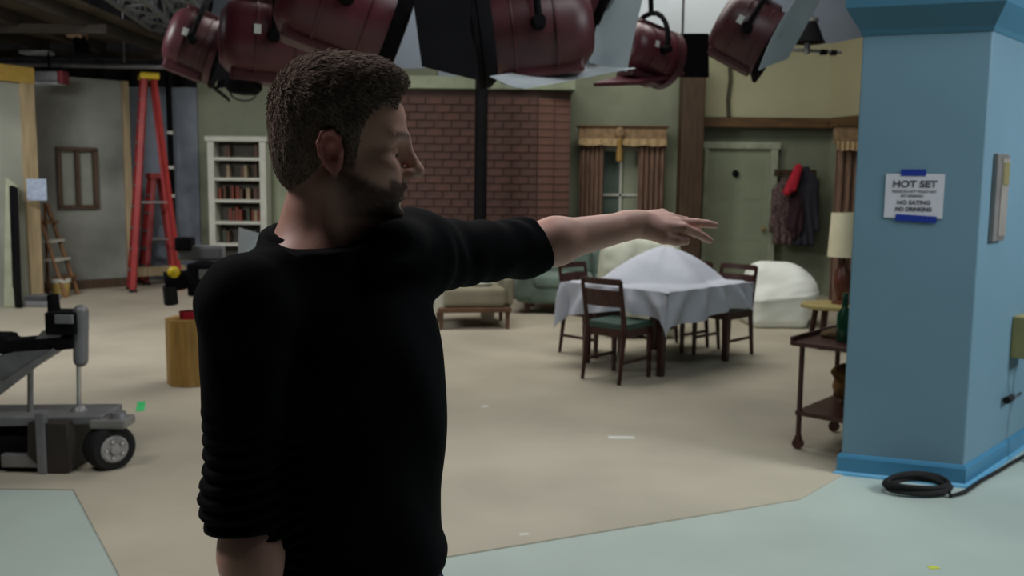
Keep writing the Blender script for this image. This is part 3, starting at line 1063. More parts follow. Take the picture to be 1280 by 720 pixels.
PZ = 3.95
fresnel(P(243, 54, 7.6), (.85, .22, -.33), .26, .42, 'leftmost maroon studio lamp with black barn doors', (1, 1, 1, 1), pipe_z=PZ, door_len=.16, m=M_maroon2)
fresnel(P(340, 52, 6.8), (.96, .3, -.06), .29, .74, 'maroon studio lamp with round black cap and wire loop underneath', (0, 0, 0, 0), knob=True, pipe_z=PZ)
fresnel(P(428, 8, 5.6), (.92, .24, -.33), .315, .74, 'big maroon studio lamp right above the man, facing right', (0, 0, 0, 0), pipe_z=PZ, ring=M_black)
fresnel(P(668, 38, 5.75), (-.96, -.06, -.13), .29, .7, 'big maroon studio lamp facing left with a large black barn door', (0, 0, 1, 0), pipe_z=PZ, door_len=.33, m=M_maroon2, ring=M_black)
fresnel(P(722, -8, 6.4), (.9, -.12, -.42), .3, .5, 'maroon studio lamp half cut off at top, hung with white frost', (0, 0, 0, 0), pipe_z=PZ, ring=M_black)
fresnel(P(806, 66, 8.0), (.78, .55, -.18), .235, .5, 'small maroon studio lamp with bright rim, left of the black flag', (0, 0, 0, 0), pipe_z=PZ)
fresnel(P(934, 42, 7.4), (.84, -.22, -.48), .28, .5, 'rightmost maroon studio lamp tilted down at a white frost sheet', (0, 0, 0, 0), pipe_z=PZ, m=M_maroon2, ring=M_black)
# flag and frost sheets
k = B(); k.plate([P(822, 42, 8.3), P(886, 42, 8.3), P(886, 97, 8.3), P(820, 96, 8.3)], .012)
fl = tag(k.build('black_flag', M_black, smooth=False), 'square black flag hanging between the two right maroon lamps', 'flag')
k = B(); k.cyl(P(853, 44, 8.3), Vector((P(853, 44, 8.3).x, 8.3, PZ)), .012); k.build('flag_rod', M_steel, fl)


def sheet(pts, label, bow=.05, nu=14):
    a, b_, c, d = [Vector(p) for p in pts]
    n = (b_ - a).cross(d - a).normalized()
    def fn(u, v):
        p = (a * (1 - u) + b_ * u) * (1 - v) + (d * (1 - u) + c * u) * v
        return p + n * bow * (math.sin(math.pi * u) * .8 + .3 * math.sin(5 * u + 3 * v))
    k = B(); k.grid(fn, nu, nu, .004)
    return tag(k.build('frost_sheet', M_frost), label, 'diffusion sheet')


sheet([P(765, -30, 6.1), P(806, -30, 6.5), P(786, 90, 6.5), P(736, 78, 6.1)], 'white frost sheet hanging upright from the half hidden lamp')
sheet([P(735, 74, 6.2), P(794, 86, 6.5), P(655, 109, 5.2), P(612, 95, 5.45)], 'white frost sheet lying almost level under the big left facing lamp', .03)
sheet([P(948, 88, 6.95), P(1014, -34, 6.95), P(1050, -34, 7.35), P(984, 74, 7.35)], 'white frost sheet standing in front of the rightmost maroon lamp', .03)
# red gel tray under the small lamp
k = B(); k.plate([P(742, 106, 7.6), P(800, 104, 7.6), P(856, 92, 8.2), P(800, 90, 8.2)], .03); 
gt = tag(k.build('lamp_tray', M_maroon, smooth=False), 'flat maroon tray below the small maroon lamp', 'tray')
k = B(); k.cyl(P(800, 100, 7.9), P(805, 78, 8.0), .02); k.build('tray_post', M_black, gt)
# added pale panels: the lit stage back wall put in as colour
for (a, b_, y0, y1, Y, lb) in ((782, 834, -40, 36, 10.5, 'narrow pale panel standing in for lit stage wall, behind frost sheets'), (832, 915, -40, 44, 10.9, 'wide pale panel standing in for lit stage wall, above black flag')):
    k = B(); k.plate([P(a, y0, Y), P(b_, y0, Y), P(b_, y1, Y), P(a, y1, Y)], .03)
    o = tag(k.build('lit_wall_panel', M_matte_white, smooth=False), lb, 'lit wall panel')
    c0 = P((a + b_) / 2, y0, Y)
    k = B(); k.cyl(c0, (c0.x, c0.y, 6.3), .01); k.build('hanger', M_black, o)
# lighting pipes that carry the lamps
for Y in (5.7, 6.5, 7.6, 8.1):
    k = B(); k.cyl((-6, Y, PZ), (5, Y, PZ), .026)
    for x in (-4.5, 0, 4.2):
        k.cyl((x, Y, PZ), (x, Y, 6.29), .008, seg=6)
    tag(k.build('lighting_pipe', M_gun), 'grey overhead pipe carrying the maroon lamps, %s of four' % {5.7: 'nearest', 6.5: 'second', 7.6: 'third', 8.1: 'farthest'}[Y], 'pipe')
# distant black bell lamp on its pipe
bl = P(1012, 40, 11.5)
t = thing('bell_lamp', 'black bell shaped lamp standing on top of the cream wall', 'lamp', bl)
k = B(); k.lathe([(.2, -.13), (.17, -.1), (.1, .08), (.05, .16), (.02, .2)], seg=20); k.build('shade', M_black, t)
k = B(); k.lathe([(.06, .1), (.1, .12), (.1, .16), (.04, .18)], seg=20); k.build('collar', M_steel, t)
k = B(); k.cyl((0, 0, .15), (0, 0, 6.3 - bl.z), .02); k.build('stem', M_black, t)
k = B(); k.cyl((-.02, 0, -.12), (-.02, 0, -.26), .035); k.cyl((-.55, 0, -.2), (.4, 0, -.24), .02); k.build('cross_arm', M_gun, t)
k = B(); k.box((.18, 0, -.24), (.08, .06, .06)); k.build('clamp', M_black, t, smooth=False)
k = B(); k.box((.3, 0, -.245), (.07, .06, .06)); k.build('clamp', M_black, t, smooth=False)
# cord hanging down the fascia
k = B(); k.tube([P(912, 70, 13.55), P(913, 100, 13.55), P(910, 125, 13.55), P(911, 146, 13.55)], .03)
tag(k.build('power_cable', mat('dull_cord', (74, 72, 56), .8)), 'short dark cord hanging down the cream fascia', 'cord')

# ================================================================ BLUE COLUMN
c0, c1, c2, c3 = F(1050, 592), F(1203, 608), F(1247, 579), F(1281, 556)
c4 = c3 + (c3 - c2).normalized() * 1.6 + Vector((.4, 0, 0))
back = c0 + Vector((.2, .6, 0))
foot = [(p.x, p.y) for p in (c0, c1, c2, c3, c4)] + [(c4.x, c4.y + .3), (c1.x + .12, c1.y + .36), (c0.x + .07, c0.y + .1)]
ZC = P(1220, 6, c1.y).z + .25


def grow(poly, d):
    n = len(poly)
    out = []
    for i in range(n):
        a, p, c = Vector(poly[i - 1]), Vector(poly[i]), Vector(poly[(i + 1) % n])
        e1, e2 = (p - a).normalized(), (c - p).normalized()
        n1, n2 = Vector((e1.y, -e1.x)), Vector((e2.y, -e2.x))
        m_ = (n1 + n2)
        m_ = m_ / max(.35, m_.length ** 2 / 2) if m_.length > 1e-4 else n1
        out.append((p.x + m_.x * d, p.y + m_.y * d))
    return out


colm = B(); colm.prism(foot, 0, 3.8)
colm = struct(colm.build('wall_blue_column', M_blue, smooth=False, bevel=.008))


def ring_trim(name, prof, m, num):
    """moulding: outward offset / height steps round the foot polygon"""
    bb = B()
    rings = []
    for d, z in prof:
        rings.append([bb.bm.verts.new((p[0], p[1], z)) for p in grow(foot, d)])
    n = len(foot)
    for i in range(len(rings) - 1):
        for k2 in range(n):
            bb.bm.faces.new((rings[i][k2], rings[i][(k2 + 1) % n], rings[i + 1][(k2 + 1) % n], rings[i + 1][k2]))
    bb.bm.faces.new(list(reversed(rings[0])))
    bb.bm.faces.new(rings[-1])
    o = bb.build(name, m, smooth=False)
    return struct(o)


zl = P(1140, 46, c0.y).z
ring_trim('trim_3', [(.002, zl - .0), (.006, zl + .01), (.012, zl + .03), (.05, zl + .1), (.07, zl + .14), (.075, zl + .2), (.075, zl + .24), (.03, zl + .25), (.02, zl + .4), (.002, zl + .42)], M_corn, 3)
ring_trim('baseboard_column', [(.016, 0), (.016, .1), (.008, .118), (.002, .12)], M_bluetrim, 1)
ring_trim('baseboard_shoe', [(.034, 0), (.03, .012), (.018, .02), (.002, .021)], mat('pale_blue_shoe', (96, 160, 196), .4, vary=.03), 1)

# sign on the column
def on_face(a, c, s, z, off=.004):
    p = a.lerp(c, s)
    e = (c - a).normalized()
    nrm = Vector((e.y, -e.x, 0))
    return Vector((p.x, p.y, z)) + nrm * off, math.atan2(e.y, e.x)


def face_hit(px, py, a, c):
    d = ray(px, py)
    o = Vector((0, 0, CAMZ))
    e = c - a
    nrm = Vector((e.y, -e.x, 0)).normalized()
    t = (a - o).dot(nrm) / d.dot(nrm)
    return o + d * t, nrm, math.atan2(e.y, e.x)


hit, nrm, az = face_hit(1142.5, 245, c0, c1)
sg = thing('paper_sign', 'white printed notice taped to the blue column with blue tape', 'sign', hit + nrm * .004, az)
sw_, sh_ = .292, .238
k = B(); k.box((0, 0, 0), (sw_, .002, sh_)); k.build('sheet', M_paper, sg, smooth=False)
for (cx, cz, w_, h_, rt) in ((-.01, sh_ / 2 + .006, .125, .034, 0.0), (.015, -sh_ / 2 - .002, .205, .036, .05)):
    k = B(); k.box((cx, -.002, cz), (w_, .002, h_), rot=Matrix.Rotation(rt, 3, 'Y')); k.build('tape_strip', M_tape, sg, smooth=False)


def lettering(body, size, x, z, parent, m, w=None, bold=0.0, flip=None):
    cu = bpy.data.curves.new('lettering', 'FONT')
    cu.body = body
    cu.size = size
    cu.align_x = 'CENTER'
    cu.align_y = 'CENTER'
    cu.offset = bold
    cu.extrude = .0004
    tmp = bpy.data.objects.new('tmp', cu)
    COL.objects.link(tmp)
    bpy.context.view_layer.update()
    dg = bpy.context.evaluated_depsgraph_get()
    me = bpy.data.meshes.new_from_object(tmp.evaluated_get(dg))
    bpy.data.objects.remove(tmp)
    me.materials.clear()
    sx = 1.0
    if w:
        xs = [v.co.x for v in me.vertices]
        sx = w / (max(xs) - min(xs))
    for v in me.vertices:
        v.co = Vector((v.co.x * sx, -v.co.z, v.co.y))
    o = bpy.data.objects.new('lettering', me)
    COL.objects.link(o)
    me.materials.append(m)
    o.location = (x, -.0022, z)
    o.parent = parent
    return o


lettering('HOT SET', .05, 0, .063, sg, M_ink, .22, .0016)
lettering('PLEASE DO NOT TOUCH ANY', .019, 0, .024, sg, M_ink, .22)
lettering('SET DRESSING', .019, -.01, 0.0, sg, M_ink, .11)
lettering('NO EATING', .03, 0, -.036, sg, M_ink, .165, .0008)
lettering('NO DRINKING', .03, 0, -.072, sg, M_ink, .18, .0012)

# metal plate on the right face
hit, nrm, az = face_hit(1245.5, 247, c1, c2)
pl = thing('intercom_plate', 'tall metal intercom panel on the right face of the blue column', 'intercom', hit + nrm * .012, az)
k = B(); k.box((0, 0, 0), (.2, .03, .475), bevel=.008); k.build('frame', M_steel, pl, smooth=False)
k = B(); k.box((.03, -.017, 0), (.12, .006, .42)); k.build('face_plate', M_plate, pl, smooth=False)
k = B(); k.box((.03, -.021, .13), (.1, .006, .12)); k.build('display', mat('olive_label', (128, 122, 84), .5), pl, smooth=False)
# outlet box with cables
hit, nrm, az = face_hit(1270, 419, c2, c3)
ob = thing('outlet_box', 'beige metal electrical box with cables on the blue wall', 'electrical box', hit + nrm * .06, az)
k = B(); k.box((0, 0, 0), (.2, .12, .25), bevel=.01); k.build('case', M_beige, ob, smooth=False)
k = B(); k.box((0, -.064, 0), (.17, .01, .21)); k.build('cover', M_beige, ob, smooth=False, bevel=.003)
k = B()
k.tube([(-.06, -.03, -.12), (-.08, -.04, -.2), (-.02, -.05, -.3), (.05, -.05, -.33)], .009)
k.build('conduit', mat('grey_cable', (110, 126, 138), .5), ob)
k = B(); k.tube([(.04, -.03, -.12), (.03, -.05, -.25), (-.02, -.05, -.45), (-.05, -.05, -.75), (-.08, -.06, -.98)], .008); k.build('conduit', MATS['grey_cable'], ob)
k = B(); k.ball((.05, -.05, -.3), .02); k.build('brass_plug', M_gold, ob)
hit, nrm, az = face_hit(1256, 497, c2, c3)
cn = thing('cable_connector', 'black plug connector on a grey cable along the blue wall', 'connector', hit + nrm * .03, az)
k = B(); k.cyl((-.07, 0, 0), (.04, 0, 0), .022, .018); k.build('plug', M_rubber, cn)
k = B(); k.tube([(.03, 0, 0), (.12, 0, -.01), (.22, 0, 0)], .009); k.build('cord', MATS['grey_cable'], cn)

# coiled black cable on the floor
cc = F(1146, 616)
pts = []
for i in range(150):
    a = i / 150 * 2 * math.pi * 5.0
    rr = .165 + .012 * math.sin(i * .37)
    pts.append((cc.x + rr * math.cos(a), cc.y + rr * math.sin(a) * .5, .014 + .009 * (i / 30) + .03 * max(0, math.sin(a)) + .004 * math.sin(a * 2)))
k = B(); k.tube(pts, .012)
cb = tag(k.build('cable_coil', M_rubber), 'coil of black cable lying at the foot of the blue column', 'cable')
tail = [Vector(pts[-1])] + [F(x, y, .014) for x, y in ((1188, 620), (1206, 615), (1226, 601), (1246, 590), (1266, 578), (1288, 566))]
k = B(); k.tube(tail, .011); k.build('cable_tail', M_rubber, cb)

# floor marks
def mark(px, py, w, d, m, label, rz=0, name='floor_mark'):
    c = F(px, py, .006)
    k = B(); k.box((0, 0, .001), (w, d, .002))
    o = tag(k.build(name, m, smooth=False), label, 'floor tape')
    o.location = c
    o.rotation_euler = (0, 0, rz)
    return o


mark(777, 547, .17, .055, M_wtape, 'white strip of tape on the tan floor in front of the table')
mark(655, 668, .045, .02, M_wtape, 'tiny white tape scrap near the tan floor edge', .2)
mark(606, 508, .05, .04, M_wtape, 'small white tape scrap on the tan floor beyond the man', .4)
o = mark(1167, 708, .045, .03, M_ytape, 'small yellow green tape mark on the grey floor', .1); o.location.z = .0
mark(176, 508, .055, .3, M_glaser, 'green laser streak painted on the tan floor between dolly and man', .35)  # laser light on the floor, put in as green colour

# ================================================================ DINING TABLE, CHAIRS, SHEET
tA, tB, tL = Vector((1.27, 7.55, 0)), Vector((2.13, 8.42, 0)), Vector((.56, 8.25, 0))
ex = (tB - tA).normalized()
ey = Vector((-ex.y, ex.x, 0))
LX, LY = 1.22, 1.02
tc = tA + ex * LX / 2 + ey * LY / 2
trot = math.atan2(ex.y, ex.x)
tb = thing('dining_table', 'dark wooden dining table hidden under a white sheet', 'table', tc + Vector((0, 0, .006)), trot)
k = B(); k.box((0, 0, .72), (LX, LY, .04), bevel=.008); k.build('tabletop', M_walnut, tb, smooth=False)
k = B(); k.box((0, 0, .65), (LX - .16, LY - .16, .09)); k.build('apron', M_walnut, tb, smooth=False)
for sx in (-1, 1):
    for sy in (-1, 1):
        k = B(); k.box((sx * (LX / 2 - .1), sy * (LY / 2 - .1), .35), (.075, .075, .7), taper=.65); k.build('leg', M_walnut, tb, smooth=False)


def clothfn(u, v):
    ox_, oy_ = .33, .3
    x = (u - .5) * (LX + 2 * ox_)
    y = (v - .5) * (LY + 2 * oy_)
    hx, hy = LX / 2 + .012, LY / 2 + .012
    cx, cy = max(-hx, min(hx, x)), max(-hy, min(hy, y))
    dx, dy = x - cx, y - cy
    d = math.hypot(dx, dy)
    per = math.atan2(y * 1.2, x)
    z = .755
    # hump of things under the sheet
    hxp, hyp = x - .2, y - .08
    rr = math.hypot(hxp / (.5 if hxp > 0 else .72), hyp / .5)
    ridge = 1 + .12 * math.cos(5 * math.atan2(hyp, hxp) + .6)
    z += .33 * (1.22 * math.tanh(1.15 * max(0, 1 - rr * ridge))) * (1.0 if d == 0 else 1)
    z -= .03 * max(0, 1 - rr) * abs(math.sin(2.5 * math.atan2(hyp, hxp) + .5)) ** .5
    if d > 0:
        fall = d * (1 + .45 * math.exp(-(((x - hx) / .25) ** 2 + ((y + hy) / .35) ** 2)))
        out = .03 + .035 * math.sin(per * 17 + .5 * math.sin(per * 5)) * min(1, d / .15) + .12 * min(dx * dx, dy * dy) / (d * d + 1e-6)
        cut = .82 + .18 * math.sin(per * 3 + 1.0)
        z = .745 - fall * cut
        cx += dx / d * (out + .06 * d)
        cy += dy / d * (out + .06 * d)
    z += .004 * math.sin(x * 23 + y * 9) * (1 if d == 0 else .3)
    return Vector((cx, cy, z))


k = B(); k.grid(clothfn, 90, 80, .005)
o = k.build('dust_sheet', M_sheet); o.location = tc + Vector((0, 0, .006)); o.rotation_euler = (0, 0, trot)
tag(o, 'bluish white dust sheet draped over dining table, humped in the middle', 'sheet')


def make_chair(label):
    t = thing('dining_chair', label, 'chair', group='dining chairs around the covered table')
    W, D, H = .41, .42, .44
    k = B(); k.box((0, 0, H + .025), (W, D, .055), bevel=.02); k.build('seat', M_seat, t)
    k = B(); k.box((0, 0, H - .03), (W - .02, D - .02, .07)); k.build('apron', M_walnut, t, smooth=False, bevel=.004)
    for s in (-1, 1):
        k = B(); k.box((s * (W / 2 - .025), D / 2 - .025, (H - .02) / 2), (.04, .04, H - .02), taper=.65); k.build('front_leg', M_walnut, t, smooth=False)
        k = B()
        k.cyl((s * (W / 2 - .02), -D / 2 - .05, 0), (s * (W / 2 - .02), -D / 2 + .01, H), .02, .029, 4)
        k.cyl((s * (W / 2 - .02), -D / 2 + .01, H), (s * (W / 2 - .015), -D / 2 - .07, .85), .029, .02, 4)
        k.build('back_post', M_walnut, t, smooth=False)
        k = B(); k.box((s * (W / 2 - .03), -.02, .17), (.02, D - .02, .025)); k.build('stretcher', M_walnut, t, smooth=False)
    def rail(z0, z1, name, y, th=.022):
        def fn(u, v):
            x = (u - .5) * (W - .03)
            return Vector((x, y(z0 + (z1 - z0) * v) - .03 * (1 - (2 * u - 1) ** 2), z0 + (z1 - z0) * v))
        kk = B(); kk.grid(fn, 12, 3, th); kk.build(name, M_walnut, t)
    yb = lambda z: -D / 2 + .01 - .08 * (z - H) / .41
    rail(.81, .86, 'top_rail', yb)
    rail(.63, .765, 'back_panel', yb)
    return t


def chair_at(px, py, rz):
    c = F(px, py, .006)
    return c, rz
cp = make_chair('dark wooden dining chair with green seat, nearest, back to the camera')
fdir = Vector((.66, .75, 0))
nb_ = (F(726, 475) + F(777, 481)) / 2 + fdir * .25
cp.location = (nb_.x, nb_.y, .006)
cp.rotation_euler = (0, 0, math.atan2(fdir.y, fdir.x) - math.pi / 2)
fl_ = tc - ex * (LX / 2 + .02) + ey * (LY / 2 - .3)
def seat_at(u, w_):
    p = tA + ex * u + ey * w_
    return (p.x, p.y, .006)
def face(f):
    return math.atan2(f.y, f.x) - math.pi / 2
dup(cp, seat_at(.5, LY + .16), face(-ey), 'dark dining chair at the far left of the table, only its top showing')
dup(cp, seat_at(LX + .14, .3), face(-ex), 'dark dining chair at the right end of the table, by the white covered armchair')
dup(cp, seat_at(LX + .14, .8), face(-ex), 'dark dining chair half hidden behind the humped sheet, next to the one by the armchair')

# cream covered chair standing behind the table
pc = P(800, 320, 9.9)
def foldd(p):
    return .02 * np.sin(np.arctan2(p[..., 1] - 9.9, p[..., 0] - pc.x) * 9 + 2 * p[..., 2]) * np.clip((1.2 - p[..., 2]) / .5, 0, 1) + .008 * wav(p, 22, 3)
zt = P(800, 288, 9.9).z
v, qd = sdf_mesh([('u', .12, ell((pc.x + .03, 9.9, zt - .2), (.32, .22, .2))), ('u', .2, rbox((pc.x, 9.9, .42), (.36, .32, .4), .1)), ('u', .2, rbox((pc.x, 9.92, .72), (.38, .26, .3), .12))], .016, foldd)
tag(np_mesh('covered_chair', v, qd, M_plastic), 'tall cream dust sheet draped over furniture behind the dining table', 'dust sheet')

# white covered armchair
ac = F(986, 412)
yy = ac.y + .38
def fold2(p):
    return .013 * wav(p * np.array([1, 1, .5], np.float32), 12, 5) + .006 * wav(p, 30, 6) + .012 * np.exp(-((p[..., 2] - .36 - .1 * (p[..., 0] - ac.x)) / .02) ** 2)
v, qd = sdf_mesh([('u', .12, rbox((ac.x - .08, yy, .2), (.33, .37, .22), .12)),
                  ('u', .22, rbox((ac.x - .07, yy + .08, .44), (.33, .26, .3), .2)),
                  ('u', .2, ell((ac.x + .14, yy, .42), (.28, .32, .2)))], .018, fold2, cut=lambda p: .008 - p[..., 2])
tag(np_mesh('covered_armchair', v, qd, M_cover), 'armchair wrapped in a white dust cover, right of the dining table', 'armchair')

# green sofa
sc_ = F(690, 396)
sf = thing('sofa', 'grey green upholstered sofa behind the pointing arm', 'sofa', (sc_.x + .55, sc_.y + .5, .006), math.radians(-6))
def soft(name, prims, m, parent, h=.016, disp=None):
    v, qd = sdf_mesh(prims, h, disp)
    return np_mesh(name, v, qd, m, parent)
soft('base', [('u', 0, rbox((0, 0, .24), (.92, .42, .11), .05))], M_sofa, sf)
soft('backrest', [('u', .08, rbox((0, .3, .5), (.9, .14, .3), .1))], M_sofa, sf)
soft('armrest', [('u', .08, rbox((-.86, -.02, .38), (.13, .44, .24), .1)), ('u', .06, cap((-.86, -.42, .56), (-.86, .35, .56), .1))], M_sofa, sf)
soft('armrest', [('u', .08, rbox((.86, -.02, .38), (.13, .44, .24), .1)), ('u', .06, cap((.86, -.42, .56), (.86, .35, .56), .1))], M_sofa, sf)
for s in (-.38, .38):
    soft('seat_cushion', [('u', 0, rbox((s, -.1, .41), (.36, .34, .09), .06))], M_sofa, sf)
    soft('back_cushion', [('u', 0, rbox((s, .17, .65), (.35, .1, .2), .08))], M_sofa, sf)
for sx in (-1, 1):
    for sy in (-1, 1):
        k = B(); k.cyl((sx * .82, sy * .34, 0), (sx * .82, sy * .34, .15), .03, .045); k.build('foot', M_walnut, sf)

# cream armchair on wooden frame behind the man
a0 = F(590, 412)
am = thing('armchair', 'low olive cream armchair with wooden frame, half behind the man', 'armchair', (a0.x - .02, a0.y + .33, .006), math.radians(8))
soft('seat', [('u', 0, rbox((0, -.05, .36), (.35, .34, .11), .05))], M_arm, am)
soft('backrest', [('u', .05, rbox((0, .3, .5), (.37, .1, .26), .07))], M_arm, am)
soft('side', [('u', .05, rbox((-.38, -.02, .36), (.06, .36, .18), .05))], M_armside, am)
soft('side', [('u', .05, rbox((.38, .02, .42), (.06, .36, .17), .05))], M_arm, am)
k = B(); k.box((0, -.05, .22), (.82, .7, .06)); k.build('frame', mat('mid_brown_wood', (98, 70, 52), .5, vary=.2), am, smooth=False, bevel=.01)
for sx in (-1, 1):
    for sy in (-1, 1):
        k = B(); k.box((sx * .37, sy * .3 - .05, .1), (.05, .05, .2), taper=.7); k.build('leg', MATS['mid_brown_wood'], am, smooth=False)
v, qd = sdf_mesh([('u', .03, ell((0, 0, 0), (.16, .12, .05)))], .012, lambda p: .005 * wav(p, 40, 2))
o = np_mesh('pillow', v, qd, M_cover); o.location = (a0.x + .07, a0.y + .17, .52)
tag(o, 'small white pillow lying on the low armchair seat', 'pillow')
k = B(); k.box((0, 0, .09), (.16, .14, .17), bevel=.02); o = k.build('carton', M_armside, smooth=False); o.location = (a0.x + .16, a0.y + .42, .006)
tag(o, 'small pale carton on the floor under the low armchair', 'carton')

# ---- side table, lamp and bar cart by the column
et = P(1045, 381, 9.2)
st = thing('side_table', 'side table with yellowish octagonal top and dark legs', 'table', (et.x, 9.25, .006))
zt_ = et.z - .006
k = B(); k.lathe([(.33, zt_ - .035), (.345, zt_ - .02), (.345, zt_)], seg=8); k.build('top', mat('yellow_oak_top', (172, 158, 106), .4, vary=.1), st, smooth=False)
for i in range(4):
    a = math.pi / 4 + i * math.pi / 2
    k = B(); k.cyl((.25 * math.cos(a), .25 * math.sin(a), 0), (.19 * math.cos(a), .19 * math.sin(a), zt_ - .03), .028, .034, 6); k.build('leg', M_walnut, st, smooth=False)
k = B(); k.lathe([(.2, .1), (.21, .12)], seg=8); k.build('lower_shelf', M_walnut, st, smooth=False)
lp = thing('table_lamp', 'table lamp with cream drum shade on the yellowish side table', 'lamp', (et.x + .09, 9.3, et.z))
zs0, zs1 = P(1056, 321, 9.3).z - et.z, P(1056, 266, 9.3).z - et.z
k = B(); k.lathe([(.16, zs0), (.14, zs1), (.135, zs1), (.155, zs0)], seg=28); k.build('shade', M_shade, lp)
k = B(); k.lathe([(.1, 0), (.1, .02), (.05, .04), (.085, .14), (.1, .24), (.07, .34), (.025, .4), (.015, zs0 + .05)], seg=20); k.build('base', mat('russet_ceramic', (96, 52, 40), .35, vary=.2), lp)

ct0 = F(997, 562)
CR = math.atan2(-.66, .75)
ct = thing('bar_cart', 'dark wooden bar cart on casters half behind the blue column', 'cart', (ct0.x, ct0.y, .006), CR)
zt1 = P(1000, 430, ct0.y).z
zs = P(1020, 510, ct0.y + .15).z
for (x, y) in ((0, 0), (.0, .56), (.3, 0), (.3, .56)):
    k = B(); k.cyl((x, y, .075), (x, y, zt1), .017, .017, 8); k.build('post', M_walnut, ct)
    cs = B(); cs.cyl((x, y - .014, .034), (x, y + .014, .034), .034, .034, 16); cs.box((x, y, .07), (.03, .04, .03)); w_ = cs.build('caster', M_walnut, ct)
k = B(); k.box((.15, .28, zt1), (.4, .68, .03), bevel=.008); k.build('top_tray', M_walnut, ct, smooth=False)
k = B(); k.box((.15, .28, zs), (.34, .6, .03), bevel=.006); k.build('lower_tray', M_walnut, ct, smooth=False)
k = B(); k.box((-.045, .28, zt1 + .016), (.016, .68, .05)); k.build('tray_lip', M_walnut, ct, smooth=False)
def on_cart(x, y, z):
    c_, s_ = math.cos(CR), math.sin(CR)
    return (ct0.x + x * c_ - y * s_, ct0.y + x * s_ + y * c_, z + .006)
v, qd = sdf_mesh([('u', .05, ell((0, 0, .12), (.11, .1, .12))), ('u', .05, ell((-.06, -.02, .2), (.07, .06, .05))), ('u', .05, ell((.05, .03, .14), (.09, .1, .14)))], .01, lambda p: .012 * wav(p, 50, 6), cut=lambda p: .002 - p[..., 2])
bm_ = np_mesh('cloth_bundle', v, qd, M_bundle); bm_.location = on_cart(.15, .42, zs + .016)
tag(bm_, 'brown cloth bundle on the lower tray of the bar cart', 'bundle')
v, qd = sdf_mesh([('u', .05, ell((0, 0, .015), (.13, .1, .045))), ('u', .04, ell((.08, .02, .03), (.07, .08, .045)))], .01, lambda p: .01 * wav(p, 60, 9), cut=lambda p: .002 - p[..., 2])
bm_ = np_mesh('folded_cloth', v, qd, mat('olive_brown_cloth', (96, 76, 46), .9, vary=.3, scale=14)); bm_.location = on_cart(.12, .3, zt1 + .016)
tag(bm_, 'rumpled olive brown cloth on the top of the bar cart', 'cloth')
k = B(); k.lathe([(.04, 0), (.045, .02), (.045, .17), (.02, .21), (.016, .28), (.019, .3)], seg=18)
o = k.build('bottle', mat('green_bottle_glass', (24, 66, 46), .2)); o.location = on_cart(.2, .13, zt1 + .016)
tag(o, 'dark green bottle on the bar cart against the blue column', 'bottle')

# ================================================================ CAMERA DOLLY
DY = 5.05
def D(px, py, dy=0.0):
    return P(px, py, DY + dy)
dl = thing('camera_dolly', 'grey metal camera dolly with black tyred wheels at the left edge', 'dolly', (D(60, 600).x, DY, 0))
dl0 = dl.location.copy()
def dpart(k, name, m, smooth=False, bevel=0.0, parent=None):
    bmesh.ops.translate(k.bm, verts=k.bm.verts, vec=-dl0)
    return k.build(name, m, parent or dl, smooth, bevel)


def wheel(c, ax, r, w_, lbl='wheel'):
    ax = Vector(ax).normalized()
    c = Vector(c)
    k = B(); k.lathe([(r * .6, -w_ / 2), (r * .86, -w_ / 2), (r * .97, -w_ * .38), (r, -w_ * .15), (r, w_ * .15), (r * .97, w_ * .38), (r * .86, w_ / 2), (r * .6, w_ / 2)], a=c, axis=ax, seg=32)
    o = dpart(k, 'wheel', M_rubber, True)
    k = B(); k.lathe([(r * .58, -w_ * .4), (r * .58, w_ * .52), (r * .5, w_ * .57), (r * .24, w_ * .52), (r * .2, w_ * .66), (.01, w_ * .68)], a=c, axis=ax, seg=28)
    dpart(k, 'hub', mat('grey_hub', (150, 148, 146), .5, vary=.1), True, parent=o)
    for i in range(5):
        a = i * 2 * math.pi / 5
        u = ax.orthogonal().normalized(); v_ = ax.cross(u)
        p = c + ax * w_ * .53 + (u * math.cos(a) + v_ * math.sin(a)) * r * .37
        kk = B(); kk.cyl(p, p + ax * .012, .009, seg=8); dpart(kk, 'bolt', M_chrome, True, parent=o)
    return o


wx = D(137, 568)
wheel((wx.x, DY, .126), (.72, -.69, 0), .132, .14)
wheel((wx.x - .5, DY + .42, .132), (.9, -.4, 0), .126, .1)
wheel((wx.x - 1.1, DY - .05, .126), (-.62, -.78, 0), .126, .13)
wheel((wx.x - 1.1, DY + .6, .132), (-.9, -.4, 0), .126, .1)
# deck and outrigger
zdk = D(90, 522).z
k = B(); k.plate([(D(-90, 0).x, DY - .05, zdk - .03), (D(112, 0).x, DY - .05, zdk), (D(110, 0).x, DY + .24, zdk), (D(-90, 0).x, DY + .3, zdk - .03)], .05); dpart(k, 'deck', M_gun, bevel=.008)
k = B(); k.box((D(120, 0).x, DY + .0, zdk - .02), (.2, .16, .05), bevel=.015); dpart(k, 'outrigger', M_steel)
k = B(); k.cyl((D(128, 0).x, DY, zdk), (D(128, 0).x, DY, zdk + .035), .05, .04); dpart(k, 'steering_cap', M_gun, True)
k = B(); k.cyl((D(113, 0).x, DY + .05, .14), (D(113, 0).x, DY + .05, zdk), .025); dpart(k, 'axle_post', M_steel, True)
k = B(); k.plate([D(52, 520, .02), D(98, 522, .02), D(103, 580, .02), D(78, 584, .02), D(52, 560, .02)], .3); dpart(k, 'gearbox', mat('dark_umber_metal', (56, 50, 46), .6, metal=.2))
k = B(); k.box((D(0, 0).x - .15, DY + .1, (D(0, 565).z)), (.68, .36, .2), bevel=.015); dpart(k, 'battery_box', M_black)
k = B(); k.box((D(12, 0).x, DY - .1, D(0, 568).z), (.22, .05, .075), bevel=.01); dpart(k, 'side_handle', M_steel)
